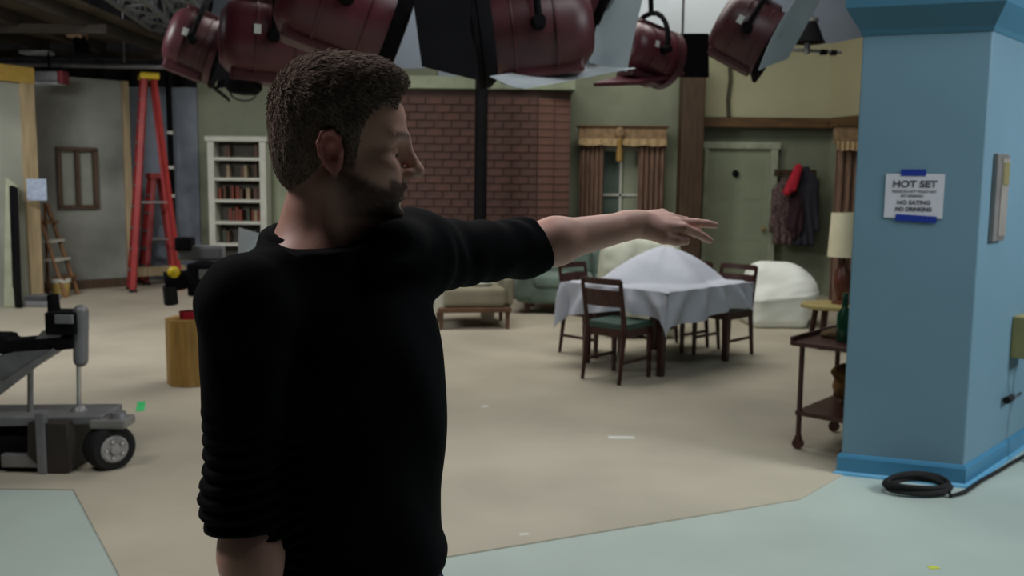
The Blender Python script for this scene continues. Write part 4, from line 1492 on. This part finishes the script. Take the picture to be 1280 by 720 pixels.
k = B(); k.box((D(41, 0).x, DY - .12, D(0, 555).z), (.05, .05, .43), bevel=.008); dpart(k, 'strut', M_gun)
k = B(); k.plate([D(-90, 598, -.12), D(48, 592, -.12), D(50, 612, -.12), D(-90, 630, -.12)], .12); dpart(k, 'lower_rail', M_gun)
# rods, boom arms, head
k = B(); k.cyl(D(99, 516, .1), D(98, 440, .1), .013); dpart(k, 'chrome_rod', M_chrome, True)
k = B(); k.lathe([(.055, 0), (.05, .02), (.03, .05), (.02, .055)], a=D(99, 518, .1), seg=20); dpart(k, 'rod_socket', M_steel, True)
k = B(); k.cyl(D(38, 520, .1), D(38, 440, .1), .016); dpart(k, 'chrome_rod', M_steel, True)
k = B(); k.plate([D(-60, 505, .12), D(-10, 492, .12), D(75, 438, .12), D(78, 425, .12), D(60, 423, .12), D(-60, 465, .12)], .18); dpart(k, 'boom_arm', M_gun, bevel=.012)
k = B(); k.plate([D(-60, 478, .02), D(5, 476, .02), D(66, 436, .02), D(70, 440, .02), D(0, 494, .02)], .02); dpart(k, 'boom_stripe', M_steel)
k = B(); k.plate([D(-60, 420, .1), D(8, 418, .1), D(20, 423, .1), D(55, 420, .1), D(98, 420, .1), D(98, 434, .1), D(20, 440, .1), D(-60, 442, .1)], .14); dpart(k, 'top_arm', M_black, bevel=.01)
k = B(); k.box(D(-2, 428, .1), (.16, .17, .11), bevel=.03); dpart(k, 'pivot', M_black)
k = B(); k.cyl(D(101, 388, .08), D(101, 450, .08), .042, .04, 20); k.ball(D(101, 450, .08), .04); k.ball(D(101, 390, .08), .042); dpart(k, 'grip_pad', M_gun, True)
k = B(); k.box(D(84, 402, .1), (.17, .18, .13), bevel=.015); dpart(k, 'head_box', M_black)
k = B(); k.box(D(80, 399, .0), (.1, .02, .05), bevel=.005); dpart(k, 'control_plate', M_gun)
k = B(); k.cyl(D(68, 392, .1), D(66, 368, .1), .035, .03); dpart(k, 'levelling_knob', M_black, True)
k = B(); k.plate([D(58, 412, .08), D(86, 408, .08), D(80, 420, .08), D(50, 422, .08)], .1); dpart(k, 'bracket', M_steel)
k = B(); k.box(D(55, 372, .14), (.16, .1, .03), bevel=.006); dpart(k, 'top_plate', M_gun)

# ================================================================ WOOD BLOCK AND FILM CAMERA
wb = F(226, 486)
k = B(); k.lathe([(.19, 0), (.19, .53)], seg=8)
o = k.build('wooden_pedestal', M_box, smooth=False, bevel=.006); o.location = (wb.x + .02, wb.y + .19, .006); o.rotation_euler = (0, 0, .2)
tag(o, 'eight sided honey plywood pedestal behind the man', 'pedestal')
fc = Vector((wb.x + .1, wb.y + .2, .536))
t = thing('film_camera', 'black film camera with red cap and yellow knob on the plywood pedestal', 'camera', fc)
t.scale = (1.2, 1.2, 1.2)
k = B(); k.cyl((-.06, -.05, 0), (-.06, -.05, .05), .055, .06); k.build('red_cap', M_cloth_red, t)
k = B(); k.cyl((0.02, 0, 0), (0.06, 0, .16), .06, .05); k.build('neck', M_black, t)
k = B(); k.box((.12, 0, .26), (.34, .2, .22), bevel=.02); k.build('body', M_black, t, smooth=False)
k = B(); k.cyl((-.05, -.02, .26), (-.2, -.08, .24), .06, .07); k.build('lens', M_black, t)
k = B(); k.box((.02, 0, .43), (.3, .09, .1), bevel=.02); k.build('magazine', M_gun, t, smooth=False)
k = B(); k.box((-.08, -.02, .49), (.11, .1, .09), bevel=.015); k.build('viewfinder', M_black, t, smooth=False)
k = B(); k.ball((-.13, -.1, .31), .04); k.build('yellow_knob', M_yel, t)
k = B(); k.cyl((-.16, -.08, .1), (-.16, -.1, .22), .045); k.build('follow_focus', M_rubber, t)
k = B(); k.box((.1, -.11, .3), (.12, .02, .06)); k.build('side_plate', M_steel, t, smooth=False)
k = B(); k.plate([(.26, 0, .4), (.45, .02, .44), (.4, .02, .56), (.27, 0, .6)], .01); k.build('white_card', M_matte_white, t, smooth=False)

# ================================================================ THE MAN
Yh = 1.33
man = thing('person', 'bearded man in black long sleeved shirt and jeans pointing right with outstretched arm', 'person', (P(420, 300, Yh).x, Yh, 0))
HC = np.array(P(425, 198, Yh + .03), np.float32)          # point between the ear canals
yaw, pit, rol = math.radians(8), math.radians(4), math.radians(0)
HS = .95
HR = (Matrix.Rotation(yaw, 3, 'Z') @ Matrix.Rotation(pit, 3, 'Y') @ Matrix.Rotation(rol, 3, 'X'))
HRn = np.array(HR, np.float32)
def zmap(z):
    return HS * (z if z > -.02 else -.02 + (z + .02) * .8)
def Hd(x, y, z):
    return HC + HRn @ np.array((x * HS, y * HS, zmap(z)), np.float32)
def hell(c, r, R=None):
    RR = HRn if R is None else HRn @ np.array(R, np.float32)
    return ell(Hd(*c), np.array(r) * HS, RR)
def hcap(a, b, ra, rb=None):
    return cap(Hd(*a), Hd(*b), ra * HS, (ra if rb is None else rb) * HS)
def to_head(p):
    q = ((p - HC) @ HRn) / HS
    q[..., 2] = np.where(q[..., 2] > -.02, q[..., 2], -.02 + (q[..., 2] + .02) / .8)
    return q

S_R, E_R, W_R = P(304, 386, 1.19), P(306, 628, 1.19), P(334, 870, 1.12)
S_L, E_L, W_L = P(502, 322, 1.46), P(650, 311, 1.69), P(797, 280, 1.85)
NB = P(396, 318, 1.36)
a60 = math.radians(46)
fwd = Vector((math.sin(a60), -math.cos(a60), 0))
lft = Vector((math.cos(a60), math.sin(a60), 0))
TR = np.array(Matrix((lft, fwd, Vector((0, 0, 1)))).transposed(), np.float32)   # columns: lateral, forward, up
TC = Vector((-.247, 1.345, 0))
def T(l, f, z):
    p = TC + lft * l + fwd * f
    return (p.x, p.y, z)

U, S = 'u', 's'
headp = [
    (U, 0, hell((-.008, 0, .055), (.094, .076, .092))),
    (U, .03, hell((.042, 0, .052), (.052, .06, .06))),
    (U, .03, hell((.04, 0, -.02), (.05, .056, .07))),
    (U, .03, hell((.03, 0, -.055), (.052, .046, .045))),
    (U, .03, hcap((.0, .05, -.045), (.068, .014, -.088), .016, .019)),
    (U, .03, hcap((.0, -.05, -.045), (.068, -.014, -.088), .016, .019)),
    (U, .02, hell((.08, 0, -.088), (.019, .022, .018))),
    (U, .025, hell((.074, 0, -.046), (.026, .032, .032))),
]
for s in (-1, 1):
    headp += [
        (U, .02, hell((.062, s * .044, -.008), (.026, .02, .018))),
        (U, .015, hcap((.09, s * .006, .036), (.076, s * .044, .038), .011, .009)),
        (S, .012, hell((.098, s * .033, .016), (.018, .019, .012))),
        (U, .004, ell(Hd(.0735, s * .032, .015), (.0132, .0132, .0132))),
        (S, .002, hell((.089, s * .033, .0105), (.006, .0125, .0022))),
    ]
headp += [
    (U, .012, hcap((.094, 0, .034), (.117, 0, -.006), .0075, .011)),
    (U, .008, hell((.118, 0, -.011), (.0115, .0115, .0105))),
    (U, .008, hell((.105, .012, -.016), (.012, .008, .009))),
    (U, .008, hell((.105, -.012, -.016), (.012, .008, .009))),
    (S, .003, hell((.111, .007, -.0235), (.006, .0036, .004))),
    (S, .003, hell((.111, -.007, -.0235), (.006, .0036, .004))),
    (U, .008, hell((.096, 0, -.044), (.011, .024, .0065))),
    (U, .008, hell((.092, 0, -.06), (.0115, .021, .0075))),
    (S, .004, hell((.104, 0, -.052), (.016, .019, .0028))),
    (S, .012, hell((.1, 0, -.074), (.009, .022, .005))),
]
for s in (-1, 1):
    ER = Matrix.Rotation(math.radians(-14), 3, 'Y') @ Matrix.Rotation(s * math.radians(-16), 3, 'Z')
    E3 = np.array(ER, np.float32)
    def eo(x, z, y=0.0):
        p = E3 @ np.array((x, 0, z), np.float32) + np.array((-.008, s * (.079 + y), .008), np.float32)
        return tuple(p)
    headp += [(U, .006, hell(eo(0, 0), (.017, .0055, .029), ER)),
              (U, .005, hell(eo(-.002, -.024), (.009, .006, .01), ER))]
    rim = [eo(.013, .004, .004), eo(.013, .018, .004), eo(.004, .029, .005), eo(-.009, .027, .006), eo(-.017, .014, .006), eo(-.0175, -.002, .005), eo(-.013, -.016, .004), eo(-.006, -.026, .003)]
    for i in range(len(rim) - 1):
        headp.append((U, .003, hcap(rim[i], rim[i + 1], .0038)))
    headp += [(S, .004, hell(eo(.002, -.002, .006), (.008, .007, .012), ER)),
              (S, .003, hell(eo(-.009, .008, .007), (.003, .005, .014), ER)),
              (U, .003, hell(eo(.013, -.003, .004), (.004, .004, .006), ER))]
# neck and trunk
nk_top = Hd(-.004, 0, -.04)
bodyp = list(headp)
bodyp += [(U, .03, cap(nk_top, tuple(NB + Vector((0, 0, -.01))), .05, .058)),
          (U, .03, cap(tuple(Hd(-.02, 0, -.0)), tuple(NB - fwd * .02 + Vector((0, 0, .0))), .036, .052)),
          (U, .02, cap(tuple(Hd(-.01, -.052, -.05)), tuple(NB + fwd * .055 + Vector((0, 0, -.03))), .016, .013)),
          (U, .02, cap(tuple(Hd(-.01, .052, -.05)), tuple(NB + fwd * .055 + Vector((0, 0, -.03))), .016, .013)),
          (U, .01, hell((.045, 0, -.115), (.02, .016, .016)))]
bodyp += [(U, .05, cap(tuple(NB + Vector((0, 0, -.03))), tuple(S_R + Vector((0, 0, -.005))), .05, .048)),
          (U, .05, cap(tuple(NB + Vector((0, 0, -.03))), tuple(S_L + Vector((0, 0, -.005))), .05, .048)),
          (U, .05, ell(T(0, 0, 1.32), (.15, .1, .2), TR)),
          (U, .05, ell(T(0, 0, 1.1), (.14, .095, .2), TR)),
          (U, .04, ell(T(0, -.005, .93), (.15, .1, .13), TR))]
# arms
def arm(Sh, El, Wr, q=1.0):
    Sh, El, Wr = Vector(Sh), Vector(El), Vector(Wr)
    mid = El.lerp(Wr, .28)
    return [(U, .03, cap(tuple(Sh), tuple(El), .047, .038 * q)),
            (U, .02, cap(tuple(El), tuple(mid), .039 * q, .043 * q)),
            (U, .025, cap(tuple(mid), tuple(Wr), .041 * q, .0265 * (.5 + .5 * q)))]
bodyp += arm(S_R, E_R, W_R, .9) + arm(S_L, E_L, W_L)


def hand(Wr, d, n, t, fingers, thumb):
    """d along the hand, n out of the back, t towards the thumb; fingers: base (d,t), length, curls"""
    Wr, d, n, t = Vector(Wr), Vector(d).normalized(), Vector(n).normalized(), Vector(t).normalized()
    def p(a, b_, c):
        return Wr + d * a + t * b_ + n * c
    out = []
    R = np.array(Matrix((d, t, n)).transposed(), np.float32)
    out.append((U, .015, cap(tuple(p(-.03, 0, 0)), tuple(p(.02, 0, 0)), .025, .023)))
    out.append((U, .015, ell(tuple(p(.045, 0, .0)), (.05, .036, .0145), R)))
    for (bd, bt) in ((.09, .029), (.094, .009), (.089, -.012), (.08, -.031)):
        out.append((U, .012, cap(tuple(p(.02, bt * .55, 0)), tuple(p(bd, bt, .001)), .0135, .0105)))
    out.append((U, .012, cap(tuple(p(.012, .018, -.006)), tuple(p(.045, .034, -.014)), .016, .014)))
    for (bd, bt), L, curls, spread, r in fingers:
        a = p(bd, bt, .001)
        ang_ = 0
        segs = (L * .45, L * .3, L * .25)
        for i in range(3):
            ang_ += curls[i]
            dr = (d * math.cos(spread) + t * math.sin(spread)) * math.cos(ang_) - n * math.sin(ang_)
            b_ = a + dr * segs[i]
            r0 = r * (1 - .1 * i)
            out.append((U, .003 if i else .007, cap(tuple(a), tuple(b_), r0, r0 * .88)))
            a = b_
    a = p(.045, .034, -.014)
    for (L, dv, r0, r1) in thumb:
        b_ = a + (d * dv[0] + t * dv[1] + n * dv[2]).normalized() * L
        out.append((U, .004, cap(tuple(a), tuple(b_), r0, r1)))
        a = b_
    return out


dL = (P(870, 275, 1.92) - W_L)
bb_ = math.radians(24)
tdir = Vector((-.12, -math.cos(bb_), -math.sin(bb_)))
tdir = (tdir - dL.normalized() * tdir.dot(dL.normalized())).normalized()
ndir = dL.normalized().cross(tdir)
if ndir.z < 0:
    ndir = -ndir
rad = math.radians
hL = hand(W_L, dL, ndir, tdir,
          [((.096, .03), .08, (rad(20), rad(4), rad(2)), .08, .0105),
           ((.1, .009), .096, (rad(3), rad(4), rad(4)), .02, .0105),
           ((.095, -.012), .086, (rad(13), rad(10), rad(8)), .0, .0098),
           ((.085, -.031), .066, (rad(22), rad(14), rad(10)), -.04, .0086)],
          [(.032, (.95, .2, -.16), .0135, .0115), (.024, (.98, .02, -.12), .0115, .0095)])
dR = (W_R - E_R).normalized()
tR = (fwd - dR * fwd.dot(dR)).normalized()
nR = dR.cross(tR)
if nR.dot(lft) > 0:
    nR = -nR
hR = hand(W_R, dR, nR, tR,
          [((.09, .029), .072, (rad(18), rad(25), rad(15)), .04, .0092),
           ((.094, .009), .082, (rad(20), rad(26), rad(15)), .0, .0094),
           ((.089, -.012), .075, (rad(22), rad(28), rad(16)), -.03, .009),
           ((.08, -.031), .058, (rad(24), rad(30), rad(16)), -.08, .008)],
          [(.036, (.8, .5, -.3), .0125, .0105), (.03, (.95, .15, -.3), .0105, .009)])
bodyp += hL + hR
HipR, HipL = Vector(T(-.09, 0, .93)), Vector(T(.09, 0, .93))
KnR, KnL = Vector(T(-.1, .03, .5)), Vector(T(.12, .02, .5))
AnR, AnL = Vector(T(-.11, -.01, .1)), Vector(T(.15, -.02, .1))
for H_, K_, A_ in ((HipR, KnR, AnR), (HipL, KnL, AnL)):
    bodyp += [(U, .04, cap(tuple(H_), tuple(K_), .075, .05)), (U, .03, cap(tuple(K_), tuple(A_), .05, .034))]
    bodyp += [(U, .02, cap(tuple(A_ + Vector((0, 0, -.05))), tuple(A_ + fwd * .13 + Vector((0, 0, -.06))), .03, .024))]

v, qd = sdf_mesh(bodyp, .0026)
v = v.astype(np.float32)
# skin tones by place on the head
L_ = to_head(v)
base = np.array(lin((220, 168, 152)), np.float32)
tone = np.tile(base, (len(v), 1))
n1 = wav(v, 160, 11)[:, None]
tone *= 1 + .05 * n1
x, y, z = L_[:, 0], L_[:, 1], L_[:, 2]
onhead = (z > -.14) & (np.abs(x) < .16) & (np.abs(y) < .12)
def blend(mask, col):
    global tone
    mk = (mask * onhead)[:, None].astype(np.float32)
    tone = tone * (1 - mk) + np.array(lin(col), np.float32) * mk
def sm(a, b_, t):
    t = np.clip((t - a) / (b_ - a), 0, 1)
    return t * t * (3 - 2 * t)
ear = sm(.072, .08, np.abs(y)) * (np.abs(z - .008) < .045)
blend(.7 * ear, (216, 120, 116))
# beard: jaw, chin and moustache
wob = .004 * wav(v, 240, 21)
cheek = -.018 - .42 * (x - .015) + wob                # cheek line falls towards the mouth
jaw = sm(.006, -.014, z - cheek) * sm(-.02, .03, x + .3 * (z + .06)) * sm(-.118, -.096, z)
must = sm(.074, .082, x) * sm(-.026, -.033, z + wob) * (z > -.12)
lips = (np.abs(z + .0525) < .0115) * (x > .09) * (np.abs(y) < .021)
beard = np.clip(np.maximum(jaw, must * .9), 0, 1) * (1 - .85 * lips)
blend(.86 * beard * (1 + .12 * wav(v, 600, 31)).clip(0, 1), (52, 37, 33))
side = sm(.03, .022, x) * sm(-.004, .006, x) * sm(-.03, -.005, z) * sm(.06, .04, z) * (np.abs(y) > .055)
blend(.8 * side * (1 - ear), (48, 36, 34))
blend(.55 * lips, (172, 96, 92))
brow = np.exp(-((z - .043 + .1 * (np.abs(y) - .03) ** 2 * 20) / .0048) ** 2) * (np.abs(y) > .009) * (np.abs(y) < .052) * (x > .06)
blend(.8 * brow.clip(0, 1), (60, 44, 38))
np_mesh('body', v - np.array(man.location, np.float32), qd, M_skin, man, tone.clip(0, 1))
mloc = np.array(man.location, np.float32)

# eyes and teeth
for s in (-1, 1):
    c = Hd(.0735, s * .032, .015)
    k = B(); k.ball(Vector(c) - man.location, .0122, 20); eo_ = k.build('eye', M_eye, man)
    d_ = HRn @ np.array((.93, .1, -.36), np.float32)
    k = B(); k.ball(Vector(c + d_ * .0085) - man.location, .0056, 12); k.build('iris', M_iris, eo_)
k = B(); k.ball(Vector(Hd(.09, 0, -.05)) - man.location, .0085, 14, sc=(1, 1.7, .5), rot=HR); k.build('teeth', M_teeth, man)

# hair: close cap with raised locks, open over face and ears
def hair_disp(p):
    q = to_head(p)
    return 0.0005 * np.sin(q[..., 1] * 520 + 60 * q[..., 0] + 3 * np.sin(q[..., 0] * 90 + q[..., 2] * 50)) + .0007 * wav(p, 300, 41) + .0004 * wav(p, 60, 43)
hairp = [(U, 0, hell((-.012, 0, .064), (.1, .082, .096))),
         (U, .02, hell((.036, 0, .1), (.058, .064, .056))),
         (U, .015, hell((.062, 0, .122), (.03, .05, .02))),
         (U, .03, hell((-.052, 0, .0), (.048, .06, .06)))]
for s in (-1, 1):
    hairp.append((U, .01, hcap((.016, s * .068, .05), (.017, s * .067, .0), .014, .008)))
hairp += [(S, .006, hell((.127, 0, .052), (.056, .12, .08))),        # forehead and face
          (S, .006, hell((.088, .08, .0), (.06, .06, .1))),
          (S, .006, hell((.088, -.08, .0), (.06, .06, .1))),
          (S, .006, rbox(Hd(.05, 0, -.1), np.array((.13, .12, .085)) * HS, .02, HRn @ np.array(Matrix.Rotation(math.radians(-28), 3, 'Y'), np.float32))),
          (S, .005, hell((-.008, .085, .002), (.021, .03, .034))),
          (S, .005, hell((-.008, -.085, .002), (.021, .03, .034)))]
v, qd = sdf_mesh(hairp, .0024, hair_disp)
v = v.astype(np.float32)
L_ = to_head(v)
hc = np.array(lin((128, 109, 99)), np.float32)
ht = hc[None] * (1 + 0.1 * np.sin(L_[:, 1] * 500 + 50 * L_[:, 0] + 5 * np.sin(L_[:, 2] * 50))[:, None] + .15 * wav(v, 200, 51)[:, None])
# locks: thin curved blades growing from the cap
f = RNG.integers(0, len(qd), 22000)
root = v[qd[f]].mean(1)
nn = np.cross(v[qd[f][:, 1]] - v[qd[f][:, 0]], v[qd[f][:, 2]] - v[qd[f][:, 0]])
nn /= np.linalg.norm(nn, axis=1, keepdims=True) + 1e-9
rl = to_head(root)
outw = root - (HC + HRn @ np.array((-.005, 0, .03), np.float32))
outw /= np.linalg.norm(outw, axis=1, keepdims=True)
nn *= np.sign((nn * outw).sum(1, keepdims=True))
keep = ((nn * outw).sum(1) > .45)

root, nn, rl = root[keep], nn[keep], rl[keep]
wt = sm(.03, .125, rl[:, 2:3])
flow = (wt * np.array([[.95, -.12, .3]]) + (1 - wt) * np.array([[.2, 0, -1.0]])).astype(np.float32)
flow = flow + RNG.normal(0, .35, flow.shape)
flow = flow @ HRn.T
flow -= nn * (flow * nn).sum(1, keepdims=True)
flow /= np.linalg.norm(flow, axis=1, keepdims=True) + 1e-9
ln = RNG.uniform(.006, .012, (len(root), 1)) * (.7 + .55 * wt)
sd = np.cross(nn, flow)
wdt = .0009
p0a, p0b = root - sd * wdt - nn * .001, root + sd * wdt - nn * .001
mid = root + flow * ln * .55 + nn * ln * .16
p1a, p1b = mid - sd * wdt * .8, mid + sd * wdt * .8
tip = root + flow * ln + nn * ln * .2
p2a, p2b = tip - sd * wdt * .2, tip + sd * wdt * .2
nv = len(v)
m_ = len(root)
allv = np.concatenate([v, p0a, p0b, p1a, p1b, p2a, p2b]).astype(np.float32)
i_ = np.arange(m_)
b0 = nv
lq = np.concatenate([np.stack([b0 + i_, b0 + m_ + i_, b0 + 3 * m_ + i_, b0 + 2 * m_ + i_], 1), np.stack([b0 + 2 * m_ + i_, b0 + 3 * m_ + i_, b0 + 5 * m_ + i_, b0 + 4 * m_ + i_], 1)])
tl = hc[None] * RNG.uniform(.45, 1.9, (m_, 1))
np_mesh('hair', allv - mloc, np.concatenate([qd, lq]), M_hair, man, np.concatenate([ht] + [tl] * 6).clip(0, 1))

# shirt
ax_R = np.array(E_R - S_R, np.float32)
cuffR = Vector(E_R).lerp(W_R, .2)
cuffL = Vector(E_L).lerp(W_L, .13)
cut_half = lambda c, n, rad: (lambda p: np.maximum(-((p - c) @ n), np.sqrt(((p - c) ** 2).sum(-1)) - rad), c - rad, c + rad)
cR0 = np.array(cuffR, np.float32)
crn0 = np.array(((W_R - E_R).normalized() + Vector((-.25, 0, 0))).normalized(), np.float32)
shirtp = [(U, .04, cap(tuple(S_R), tuple(E_R), .056, .05)),
          (U, .03, cap(tuple(E_R), tuple(cuffR), .052, .046)),
          (S, .012, cut_half(cR0, crn0, .14)),
          (U, .02, ell(T(0, .0, 1.325), (.172, .125, .2), TR)),
          (U, .06, ell(T(0, .0, 1.14), (.158, .12, .24), TR)),
          (U, .05, ell(T(0, .0, 1.0), (.163, .122, .2), TR)),
          (U, .05, cap(tuple(NB + Vector((0, 0, -.022)) - lft * .04), tuple(S_R.lerp(NB, .1) + Vector((0, 0, .004))), .058, .056)),
          (U, .02, cap(tuple(NB + fwd * .034 + Vector((0, 0, -.07))), tuple(NB + fwd * .034 + Vector((0, 0, .05))), .073, .07)),
          (U, .03, cap(tuple(NB + Vector((0, 0, -.06))), tuple(NB + Vector((0, 0, .065))), .074, .068)),
          (U, .03, cap(tuple(P(490, 302, 1.31)), tuple(P(530, 300, 1.44)), .03, .04)),
          (U, .05, cap(tuple(NB + Vector((0, 0, -.05)) + lft * .02), tuple(S_L + Vector((0, 0, -.0))), .062, .062)),
          (U, .05, cap(tuple(S_L), tuple(E_L), .064, .05)),
          (U, .03, cap(tuple(E_L), tuple(cuffL), .05, .049)),
          (U, .04, cap(tuple(NB - fwd * .03 + Vector((0, 0, -.02))), tuple(NB - fwd * .03 + Vector((0, 0, .015))), .064, .06))]
# neckline: cut the collar opening along a plane falling towards the front
ncol = Vector(P(340, 277, 1.34)); fcol = Vector(P(430, 311, 1.30))
cuts = []
up_n = (Vector((0, 0, 1)) + Vector((.02, -1, 0)) * .25).normalized()
ctr = NB + Vector((0, 0, .033))
upn = np.array(up_n, np.float32); ctn = np.array(ctr, np.float32)
dLa = np.array((W_L - E_L).normalized(), np.float32); cL = np.array(cuffL, np.float32)
cl_n = np.array(((W_L - E_L).normalized() + Vector((0, 0, .28))).normalized(), np.float32)
dRa = (W_R - E_R).normalized()
cr_n = np.array((dRa + Vector((-.22, 0, -.0))).normalized(), np.float32); cR = np.array(cuffR, np.float32)
NBn = np.array(NB, np.float32)


def shirt_cut(p):
    c1_ = np.minimum((p - ctn) @ upn, .11 - np.sqrt(((p - NBn)[..., :2] ** 2).sum(-1)))
    c2_ = np.minimum((p - cL) @ cl_n, .12 - np.sqrt(((p - cL) ** 2).sum(-1)))
    c4_ = 1.028 + .006 * np.sin(p[..., 0] * 30) - p[..., 2]
    return np.maximum(np.maximum(c1_, c2_), c4_)


SRn, ERn = np.array(S_R, np.float32), np.array(E_R, np.float32)
SLn, ELn = np.array(S_L, np.float32), np.array(E_L, np.float32)


def shirt_disp(p):
    ua = (ERn - SRn); la = float(np.linalg.norm(ua)); ua = ua / la
    q = p - SRn
    tt = q @ ua
    rd = np.sqrt(np.maximum(((q - tt[..., None] * ua) ** 2).sum(-1), 1e-9))
    near = np.clip((.095 - rd) / .025, 0, 1)
    ringw = np.clip((tt - la * .45) / (la * .35), 0, 1) * near
    ph = tt * 320 + 2.6 * np.sin(q[..., 0] * 26 + q[..., 1] * 17) + 1.4 * np.sin(q[..., 1] * 60)
    out = .0036 * ringw * np.sin(ph) + .003 * near * wav(p, 60, 61)
    ub = (ELn - SLn); lb = float(np.linalg.norm(ub)); ub = ub / lb
    q2 = p - SLn
    t2 = q2 @ ub
    r2 = np.sqrt(np.maximum(((q2 - t2[..., None] * ub) ** 2).sum(-1), 1e-9))
    n2 = np.clip((.1 - r2) / .03, 0, 1) * np.clip((t2 + .03) / .05, 0, 1)
    out = out + .0018 * n2 * np.sin(t2 * 85 + 2.5 * np.sin(q2[..., 2] * 30 + q2[..., 1] * 22))
    body = (1 - near) * (1 - n2)
    out = out + body * (.006 * np.sin(p[..., 2] * 26 + 9 * p[..., 0] + 2.5 * np.sin(p[..., 0] * 14 + p[..., 1] * 11)) * .6 + .004 * wav(p, 30, 71))
    out = out + .007 * np.exp(-((p[..., 2] - 1.05) / .02) ** 2) * body
    return out


v, qd = sdf_mesh(shirtp, .004, shirt_disp, cut=shirt_cut)
sh = np_mesh('shirt', v - mloc, qd, M_shirt, man)
# ribbed collar band
pts = []
for i in range(40):
    a = 2 * math.pi * i / 40
    e1 = (fwd - up_n * fwd.dot(up_n)).normalized()
    e2 = up_n.cross(e1)
    c_ = ctr
    pts.append(c_ + e1 * .066 * math.cos(a) + e2 * .064 * math.sin(a) - man.location + up_n * -.002)
k = B(); k.tube(pts, .0085, 8, closed=True); k.build('collar', M_shirt, sh)

# jeans, shoes
jp = [(U, 0, ell(T(0, -.005, 1.0), (.158, .115, .14), TR)), (U, .05, ell(T(0, -.01, .88), (.168, .12, .12), TR))]
for H_, K_, A_ in ((HipR, KnR, AnR), (HipL, KnL, AnL)):
    jp += [(U, .04, cap(tuple(H_), tuple(K_), .092, .068)), (U, .03, cap(tuple(K_), tuple(A_ + Vector((0, 0, -.02))), .067, .06))]
v, qd = sdf_mesh(jp, .008, lambda p: .004 * wav(p, 40, 81), cut=lambda p: np.maximum(p[..., 2] - 1.085, .06 - p[..., 2]))
np_mesh('jeans', v - mloc, qd, M_jeans, man)
for A_ in (AnR, AnL):
    v, qd = sdf_mesh([(U, 0, cap(tuple(A_ + Vector((0, 0, -.055)) - fwd * .03), tuple(A_ + Vector((0, 0, -.06)) + fwd * .15), .045, .04)),
                      (U, .02, cap(tuple(A_ + Vector((0, 0, -.04))), tuple(A_ + Vector((0, 0, .0))), .046, .046))], .007, cut=lambda p: .007 - p[..., 2])
    np_mesh('shoe', v - mloc, qd, M_shoe, man)
